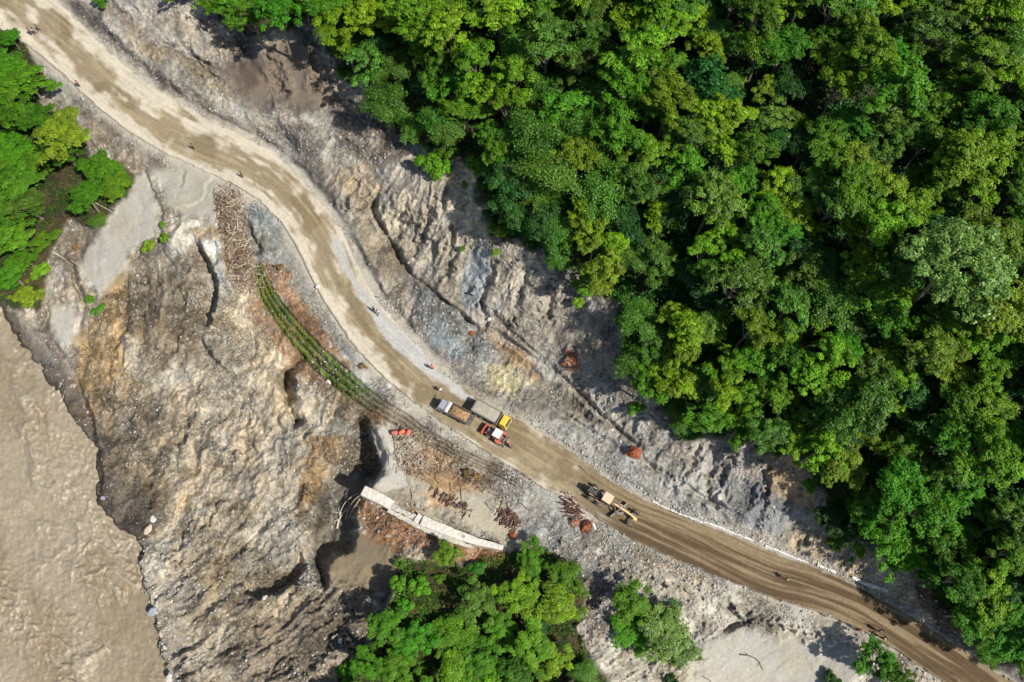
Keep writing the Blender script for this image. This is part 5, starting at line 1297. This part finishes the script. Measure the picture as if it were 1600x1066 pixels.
# ------------------------------------------------------------------ the broken white retaining wall and what hangs from it
def gpt(px, py, dz=0.0):
    x, y, z = ground_at(px, py); return np.array([x, y, z + dz])
def slab_run(name, pts, widths, h, mat, parent, seed=0, ragged=.06, n=26, lift=0.0, zc=None):
    """a solid run with a flat top: pts in photo pixels at its top, widths and height in metres"""
    t = np.linspace(0, 1, n); L = np.linspace(0, 1, len(pts)); rs = np.random.RandomState(seed)
    px = np.interp(t, L, [p[0] for p in pts]); py = np.interp(t, L, [p[1] for p in pts]); w = np.interp(t, L, widths)
    W = []
    for a, b in zip(px, py):
        if zc is None: x, y, z = under(a, b, h + lift)
        else: (x, y), z = ray_xy(a, b, zc + h), zc
        W.append((x, y, z))
    W = np.array(W); k = np.ones(7)/7; W[:,2] = np.maximum(W[:,2], np.median(W[:,2]) - .25); zs = np.convolve(np.pad(W[:,2], 3, 'edge'), k, 'valid'); d = np.gradient(W[:,:2], axis=0); d /= np.linalg.norm(d, axis=1, keepdims=True); s = np.c_[-d[:,1], d[:,0]]
    V = []; Fq = []
    jit = rs.randn(n, 8) * ragged
    cross = [(-.5,-.8),(-.5,.0),(-.46,1.0),(-.15,1.03),(.2,1.0),(.46,.97),(.5,.0),(.5,-.8)]
    for i in range(n):
        for q, (a, b) in enumerate(cross):
            off = a*w[i] + jit[i,q]*.7
            V.append((W[i,0]+s[i,0]*off, W[i,1]+s[i,1]*off, zs[i] + lift + (b*h if b > 0 else b) + jit[i,(q+3)%8]*.4*(b > 0)))
    m = len(cross)
    for i in range(n-1):
        for q in range(m): Fq.append((i*m+q, (i+1)*m+q, (i+1)*m+(q+1)%m, i*m+(q+1)%m))
    Fq.append(tuple(range(m))); Fq.append(tuple((n-1)*m+q for q in reversed(range(m))))
    c = W[0]; V = [(v[0]-c[0], v[1]-c[1], v[2]-c[2]) for v in V]
    me = bpy.data.meshes.new(name); me.from_pydata(V, [], Fq); me.materials.append(mat)
    o = link(name, me, parent)
    o.location = tuple(c - (np.array(parent.location) if parent is not None else 0)); return o
x, y, z = ground_at(675, 815)
wall = empty('broken_wall', (x, y, z), 0, 'long cracked white concrete retaining wall lying above the grove', 'wall')
slab_run('wall_section', [(567,766),(590,777),(612,789)], [1.6,1.6,1.5], .9, M['conc'], wall, 1, .02, 12, zc=-1.0)
slab_run('wall_section', [(613,790),(632,801),(650,810)], [1.0,.7,1.0], .62, M['concd'], wall, 2, .13, 14, zc=-1.0)
slab_run('wall_section', [(650,808),(656,812)], [1.45,1.45], .85, M['conc'], wall, 5, .03, 4, zc=-1.0)
slab_run('wall_section', [(659,813),(700,830),(745,846),(786,856)], [1.5,1.4,1.1,.7], .85, M['conc'], wall, 3, .03, 30, zc=-1.05)
slab_run('wall_footing', [(606,797),(640,815),(690,838),(740,856)], [.6,.7,.9,.4], .35, M['concd'], wall, 4, .06, 26, zc=-1.1)
p = gpt(725, 845); m = MB(); 
q_ = (*ray_xy(724, 838, -.15), -1.05); m.ring((q_[0]-x, q_[1]-y, q_[2]+.90-z), .17, .045, 12); m.build('drain_ring', M['dark'], wall)
for k, (lab, a, b, c) in enumerate([('outermost bent white cable hanging off the wall end', (561,771), (531,782), (531,812)), ('middle bent white cable hanging off the wall end', (562,775), (545,785), (540,812)), ('shortest bent cable hanging off the wall end', (563,780), (551,795), (545,808))]):
    A = np.array(under(*a, .5)) + [0,0,.6]; Bm = np.array(under(*b, 1.6)) + [0,0,1.6]; Cc = np.array(under(*c, .3)) + [0,0,.3]
    pts = [tuple((1-t)**2*A + 2*t*(1-t)*(Bm*1.0) + t*t*Cc - A) for t in np.linspace(0,1,12)]
    m = MB(); m.tube(pts, [.06]*12, 6); o = m.build('steel_cable', M['woodp']); o.location = tuple(A); tag(o, lab, 'cable', 'cables hanging off the wall end')

def log(name, pts, r0, r1, mat, label, cat='branch', group=None, forks=(), dz=.05):
    P = [gpt(a, b, r0*.8+dz) for a, b in pts]; c = P[0]; m = MB(); n = len(P)
    m.tube([tuple(p-c) for p in P], list(np.linspace(r0, r1, n)), 6)
    for i, (a, b) in forks: m.tube([tuple(P[i]-c), tuple(gpt(a, b, .18)-c)], [r1*1.3, r1*.5], 5)
    o = m.build(name, mat); o.location = tuple(c); tag(o, label, cat, group); return o
log('driftwood', [(527,826),(530,812),(537,802),(543,794)], .16, .10, M['woodp'], 'bleached white driftwood in the dark hollow below the wall', 'driftwood', forks=((2,(519,800)),(1,(521,815))))
log('fallen_branch', [(1156,1023),(1168,1024),(1180,1029),(1187,1036),(1192,1048)], .09, .03, M['woodd'], 'forked dark branch lying on the smooth pale sand', forks=((1,(1164,1019)),(3,(1182,1043))))
log('fallen_branch', [(1098,1057),(1108,1063),(1116,1070)], .07, .03, M['woodd'], 'short dark branch at the bottom edge on pale sand')
log('fallen_branch', [(975,1062),(990,1052),(998,1046)], .07, .02, M['woodd'], 'branch fallen below the pair of lone trees', forks=((1,(997,1058)),))
for a, b, l in [((82,394),(114,415),'longest of the poles lying left of the mud fan'),((98,404),(124,392),'pale pole crossing the longest pole left of the mud'),((112,408),(133,424),'pole lying at the mud fan edge below the crossing'),
                ((172,298),(211,325),'long thin pole under the upper terrace trees'),((150,318),(190,342),'thin pole below the terrace trees, lower of two'),((200,285),(215,298),'short branch at the top of the mud fan'),((66,152),(97,168),'slim pole lying on pale silt by the terrace trees'),
                ((622,757),(641,770),'pale post lying above the white wall'),((893,380),(872,402),'bare stem leaning at the forest edge above the scar')]:
    log('fallen_pole', [a, ((a[0]+b[0])/2+1, (a[1]+b[1])/2-1), b], .085, .05, M['woodp'], l, 'pole', 'fallen poles')
for pts, l in (([(641,765),(644,775),(641,788),(643,795)], 'crooked dark root above the white wall'),([(678,735),(680,750),(686,757)], 'thin dark root on the tan flat above the wall, upper'),([(703,755),(704,765),(712,775)], 'thin dark root right of the upper one on the flat'),
               ([(720,764),(721,782)], 'straight dark stick on the grey flat'),([(758,785),(768,798)], 'thin stick left of the right wood pile'),([(814,787),(822,794),(828,799)], 'dark stick on the blue-grey silt beside the road'),([(905,728),(914,737)], 'short dark log at the uphill side of the road'),
               ([(613,676),(616,690),(618,712),(625,735)], 'dark crack-side root along the concrete slab')):
    log('root', pts, .07, .03, M['woodd'], l, 'root')

def stick_heap(name, spine, rad, n, L, mats, label, cat, seed, h=.8, along=None, thick=.035):
    rs = np.random.RandomState(seed); c = gpt(*spine[len(spine)//2]); e = empty(name, tuple(c), 0, label, cat)
    sp = resample(spine, 40)
    for mi, (mat, share) in enumerate(mats):
        m = MB()
        for _ in range(int(n*share)):
            q = sp[rs.randint(40)]; a = rs.rand()*6.28; rr = rad*rs.rand()**.6
            px, py = q[0]+math.cos(a)*rr, q[1]+math.sin(a)*rr*.9
            g = gpt(px, py); hh = h*(1-(rr/rad)**2)*rs.rand()+.06
            t = (along + rs.randn()*.45) if along is not None else rs.rand()*6.28
            d = np.array([math.cos(t), math.sin(t), rs.randn()*.22]); l = L*(.5+rs.rand()); p = g+[0,0,hh]
            m.tube([tuple(p-d*l/2-c), tuple(p+d*l*.1+rs.randn(3)*.04-c), tuple(p+d*l/2-c)], [thick*(.6+rs.rand()), thick, thick*.4], 4)
        tag(m.build('sticks', mat, e), kind='stuff')
    return e
stick_heap('brush_heap', [(357,308),(364,340),(368,380),(378,420),(388,445)], 25, 1100, 1.7, [(M['wood'],.62),(M['woodp'],.22),(M['woodd'],.16)], 'long heap of dry brown brushwood below the road bend', 'brushwood', 1, 1.9, thick=.05)
stick_heap('brush_heap', [(628,712),(650,720),(668,722)], 26, 260, 1.2, [(M['woodd'],.4),(M['woodp'],.6)], 'tangle of broken sticks right of the concrete slab', 'brushwood', 2, .5)
stick_heap('brush_heap', [(640,690),(660,690)], 22, 120, 1.3, [(M['wood'],.5),(M['woodp'],.5)], 'straw-coloured sticks below the orange barrels', 'brushwood', 3, .35)
stick_heap('log_pile', [(680,768),(700,780),(716,790),(733,800)], 9, 80, .8, [(M['woodd'],.6),(M['wood'],.4)], 'row of short dark red logs on the tan flat above the wall', 'log pile', 4, .5, along=.9, thick=.08)
stick_heap('log_pile', [(780,800),(798,812),(804,822)], 14, 90, 1.1, [(M['woodd'],.8),(M['wood'],.2)], 'dark log pile at the right end of the white wall', 'log pile', 5, .6, along=.9, thick=.08)
stick_heap('log_pile', [(886,780),(894,795),(900,808)], 12, 110, 1.1, [(M['woodd'],.85),(M['woodp'],.15)], 'dark red wood pile beside the road opposite the grader', 'log pile', 6, .7, along=-.3, thick=.07)
stick_heap('brush_heap', [(725,735),(745,750),(765,760)], 13, 120, 1.0, [(M['woodd'],.5),(M['wood'],.5)], 'scrubby dark sticks on the flat beneath the end of the rows', 'brushwood', 7, .4)
stick_heap('brush_heap', [(690,862),(705,868)], 14, 70, 1.2, [(M['woodp'],.5),(M['wood'],.5)], 'thin dry sticks on the cliff rim below the white wall', 'brushwood', 8, .4)
def heap(px, py, r, h, mat, label, cat, seed, n=24, extra=None):
    x, y, z = ground_at(px, py); e = empty('debris_heap', (x, y, z-.05), random.Random(seed).uniform(0,6), label, cat)
    rm = r/10.3; heap_mesh('heap', rm, rm*.85, h, mat, e, seed, n, False, .10, 0, 1.2)
    rs = np.random.RandomState(seed+50); m = MB()
    for _ in range(int(110)):
        a = rs.rand()*6.28; q = rm*(.25+.7*rs.rand()); zz = h*(1-(q/rm)**2)*.9+.02; d = np.array([math.cos(a), math.sin(a)*.85, -.35])
        p = np.array([math.cos(a)*q, math.sin(a)*q*.85, zz+.03]); m.bar(tuple(p-d*.16), tuple(p+d*.16), .06, .05)
    tag(m.build('chips', extra or mat, e), kind='stuff'); return e
heap(991, 706, 11, .9, M['rust'], 'round rust-brown debris heap on the grey gravel uphill', 'debris heap', 11)
heap(893, 564, 11, .7, M['orange'] if 0 else M['rust'], 'orange-red rubble heap at the shaded forest foot', 'debris heap', 12, extra=M['rockt'])
heap(916, 824, 12, .8, M['rust'], 'dark red debris heap by the road under a white plank', 'debris heap', 13, extra=M['woodd'])
heap(897, 816, 9, .6, M['rust'], 'orange-brown debris heap just below the roadside wood pile', 'debris heap', 14, extra=M['wood'])
heap(737, 521, 5, .5, M['rust'], 'tiny rust-red heap on the blue-grey slip', 'debris heap', 15)
heap(801, 836, 7, .3, M['rust'], 'small rust patch below the right log pile', 'debris heap', 16)
g0 = gpt(926, 820, 1.0); g1 = gpt(930, 829, .8); m = MB(); m.bar(tuple(g0-g0), tuple(g1-g0), .22, .05); o = m.build('plank', M['white'], None, .01); o.location = tuple(g0); tag(o, 'short white plank leaning on the dark red heap', 'plank')
for k, (px, py, mt, l) in enumerate([(618,677,'pink','faded red plastic barrel, left of three by the rows'),(628,676,'orange','orange plastic barrel, middle of three by the rows'),(638,677.5,'pink','faded red plastic barrel, right of three by the rows')]):
    x, y, z = ground_at(px, py); e = empty('plastic_barrel', (x, y, z+.36), .2+k*.5, l, 'barrel', 'plastic barrels by the planted rows')
    m = MB(); m.cyl((-.45,0,0),(-.15,0,0),.33,16,.36); m.cyl((-.15,0,0),(.15,0,0),.36,16); m.cyl((.15,0,0),(.45,0,0),.36,16,.33); b = m.build('drum', M[mt], e)
    m = MB()
    for xx in (-.45,-.15,.15,.45): m.cyl((xx-.02,0,0),(xx+.02,0,0),.385,16)
    m.build('hoop', M[mt], e); m = MB(); m.cyl((.47,.1,0),(.52,.1,0),.08,10); m.build('cap', M['black'], e)
# white kerb of broken concrete along the lower road
def kerb(pts, w, h, label, seed, ragged=.07, mat='white'):
    o = slab_run('kerb', pts, [w]*len(pts), h, M[mat], None, seed, ragged, max(8, int(len(pts)*9))); tag(o, label, 'kerb', 'white kerbs along the lower road'); return o
kerb([(1332,902),(1350,911),(1370,917),(1388,923)], .42, .3, 'thick white kerb block at the uphill edge of the lower road', 1)
kerb([(1278,882),(1292,889),(1306,894)], .34, .22, 'broken white kerb left of the thick kerb block', 2, .12)
kerb([(1020,784),(1060,802),(1098,816)], .15, .15, 'thin pale kerb line opposite the grader, first of the row', 6, .08)
kerb([(1196,853),(1220,862),(1245,873),(1262,879)], .20, .18, 'thin line of white kerb beside the grey gravel bank', 3, .06)
kerb([(1100,815),(1140,830),(1180,846)], .16, .16, 'faint thin kerb line uphill of the smooth grey bank', 4, .08, 'white')

# ------------------------------------------------------------------ stones
def rock_mesh(seed, sub=2, flat=.65, stretch=1.3):
    rs = np.random.RandomState(seed); bm = bmesh.new(); bmesh.ops.create_icosphere(bm, subdivisions=sub, radius=1)
    N = norm(rs.randn(9, 3)); D = .62 + .3*rs.rand(9)
    for v in bm.verts:
        c = np.array(v.co)
        for n_, d_ in zip(N, D):
            k = c @ n_
            if k > d_: c = c - n_*(k-d_)*.9
        c *= 1 + .05*rs.randn(); v.co = c*np.array([stretch, 1, flat])
    me = bpy.data.meshes.new('boulder'); bm.to_mesh(me); bm.free(); return me
BOULD = [(244,932,5,'l','whitest boulder on the river shore'),(239,955,9,'b','long blue-grey boulder at the water edge'),(252,992,4,'t','tan boulder on the stony shore, upper of a cluster'),(246,1004,4,'t','tan boulder at the waterline below the blue-grey one'),(257,1012,3.5,'l','small pale boulder inland of the waterline cluster'),
 (268,1058,9,'l','pale boulder at the bottom edge of the river shore'),(531,1002,5,'l','round pale boulder alone in the shaded hollow'),(232,828,9,'t','tan slab boulder on the shore point'),(240,812,7,'l','white slab boulder above the shore point'),(268,940,3,'l','small pale boulder right of the whitest one'),
 (161,778,6,'b','blue-grey boulder on the dark rock foot'),(408,676,4,'l','pale stone on the gravel slope'),(607,602,6,'l','white rock between the road shoulder and rows'),(496,448,5,'l','white rock on the road shoulder by the bend'),(513,598,6,'l','pale rock in the dark notch by the rows'),
 (957,672,3,'l','white stone left of the round rust heap, upper'),(970,690,3,'l','white stone left of the round rust heap, lower'),(765,498,5,'l','pale block standing in the middle of the slide scar'),(430,957,8,'t','bright tan rock under the crescent hollow'),(414,934,5,'l','pale rock at the crescent hollow tip')]
for k, (px, py, r, c, l) in enumerate(BOULD):
    me = rock_mesh(k, 2, .6, 1.2+.4*((k*37)%10)/10); me.materials.append(M['rock'+c]); o = link('boulder', me); x, y, z = ground_at(px, py); s = r/14.0
    o.location = (x, y, z+s*.15); o.scale = (s, s, s); o.rotation_euler = (0, 0, .9 if k % 2 else 2.2); tag(o, l, 'boulder', 'boulders')
def scatter_stones(n, seed):
    rs = np.random.RandomState(seed); bases = []
    for k in range(6):
        me = rock_mesh(300+k, 1, .6, 1.25); v = np.empty(len(me.vertices)*3, F32); me.vertices.foreach_get('co', v); f = np.empty(len(me.polygons)*3, np.int32); me.polygons.foreach_get('vertices', f)
        bases.append((v.reshape(-1,3), f.reshape(-1,3))); bpy.data.meshes.remove(me)
    px = rs.uniform(0, 1500, n*6); py = rs.uniform(-20, 1090, n*6)
    i = np.clip(np.searchsorted(AX, px), 0, NC-1); j = np.clip(np.searchsorted(AY, py), 0, NR-1)
    ditch = np.exp(-((up_d[j,i]+9)/5)**2) * (px > 820)
    shorem = sstep(30, 6, LAND[j,i]) * (py > 840) * (LAND[j,i] > -3)
    rub = np.maximum(sstep(60,20,np.hypot(px-800,py-760)), sstep(110,40,np.hypot((px-1000)*.6,py-890)))
    w = ((stone_m[j,i]*.38 + .05)*(1-ROAD[j,i])*(LAND[j,i] > 1)*(1-VEG[j,i]) + ditch*.8*(1-ROAD[j,i]) + shorem*.9 + rub*.25*(1-ROAD[j,i]))*(1-SMO[j,i]*.97)*(1-SLAB[j,i])
    keep = rs.rand(len(px)) < w; px = px[keep][:n]; py = py[keep][:n]; n = len(px); print('stones', n)
    z = zpx(px, py); x, y = ray_xy(px, py, z); sz = .045 + .20*rs.rand(n)**4.0 + .05*rs.rand(n)
    VV = []; FF = []; CC = []; b = 0
    for k in range(6):
        s = np.arange(n) % 6 == k; v, f = bases[k]; m_ = s.sum(); a = rs.rand(m_)*6.28; ca, sa = np.cos(a), np.sin(a)
        P = np.stack([v[None,:,0]*ca[:,None]-v[None,:,1]*sa[:,None], v[None,:,0]*sa[:,None]+v[None,:,1]*ca[:,None], np.repeat(v[None,:,2], m_, 0)], -1)*sz[s][:,None,None]
        P += np.stack([x[s], y[s], z[s]+sz[s]*.1], -1)[:,None,:]
        VV.append(P.reshape(-1,3)); FF.append((f[None]+(b+np.arange(m_)*len(v))[:,None,None]).reshape(-1)); b += m_*len(v)
        t = S(196,190,180)[None]*(.55+.6*rs.rand(m_,1))*(1+np.array([.06,0,-.08])*rs.randn(m_,1)); CC.append(np.repeat(np.c_[t, np.full(m_, .9)], len(v), 0))
    o = link('loose_stones', new_mesh('loose_stones', np.concatenate(VV), np.concatenate(FF), 3, np.concatenate(CC), MAT_SOIL)); tag(o, kind='stuff')
scatter_stones(24000, 77)
# ------------------------------------------------------------------ the forest mass that carries on beyond the picture
def outer_forest(name, sp, k, n, seed):
    rs = np.random.RandomState(seed); cm, tm, R, H = PROTO[sp][k]
    px = rs.uniform(-520, 2500, 60000); py = rs.uniform(-640, 1560, 60000)
    out = (px < -45) | (px > 1705) | (py < -85) | (py > 1135)
    i = np.clip(np.searchsorted(AX, px), 0, NC - 1); j = np.clip(np.searchsorted(AY, py), 0, NR - 1)
    ok = out & (np.maximum(np.maximum(FOR, LEFTV), LOWV)[j, i] > .8)
    px, py = px[ok], py[ok]; z = zpx(px, py); x, y = ray_xy(px, py, z)
    area_w = 1.0 / (1 + ((py > 0) * 0)); P = []
    for q in range(len(x)):
        if len(P) >= n: break
        if all((x[q] - p[0]) ** 2 + (y[q] - p[1]) ** 2 > 36 for p in P[-400:]): P.append((x[q], y[q], z[q]))
    me = bpy.data.meshes.new(name); me.from_pydata([tuple(map(float, p)) for p in P], [], [])
    src = next(o for o in scene.objects if o.type == 'MESH' and o.data == cm)
    o = link(name, me); tag(o, kind='stuff')
    ng = bpy.data.node_groups.new(name, 'GeometryNodeTree')
    ng.interface.new_socket('Geometry', in_out='INPUT', socket_type='NodeSocketGeometry'); ng.interface.new_socket('Geometry', in_out='OUTPUT', socket_type='NodeSocketGeometry')
    N = ng.nodes; L = ng.links; gi = N.new('NodeGroupInput'); go = N.new('NodeGroupOutput')
    ip = N.new('GeometryNodeInstanceOnPoints'); oi = N.new('GeometryNodeObjectInfo'); oi.inputs['Object'].default_value = src; oi.inputs['As Instance'].default_value = True
    rv = N.new('FunctionNodeRandomValue'); rv.data_type = 'FLOAT_VECTOR'; rv.inputs['Min'].default_value = (0, 0, 0); rv.inputs['Max'].default_value = (0, 0, 6.28)
    sc = N.new('FunctionNodeRandomValue'); sc.data_type = 'FLOAT'; sc.inputs[2].default_value = .95; sc.inputs[3].default_value = 1.5
    L.new(gi.outputs[0], ip.inputs['Points']); L.new(oi.outputs['Geometry'], ip.inputs['Instance']); L.new(rv.outputs[0], ip.inputs['Rotation']); L.new(sc.outputs[1], ip.inputs['Scale']); L.new(ip.outputs[0], go.inputs[0])
    md = o.modifiers.new('instances', 'NODES'); md.node_group = ng
for t_ in (('outer_forest', 'A', 1, 260, 1), ('outer_forest', 'B', 0, 300, 2), ('outer_forest', 'C', 3, 260, 3), ('outer_forest', 'B', 4, 300, 4)): outer_forest(*t_)
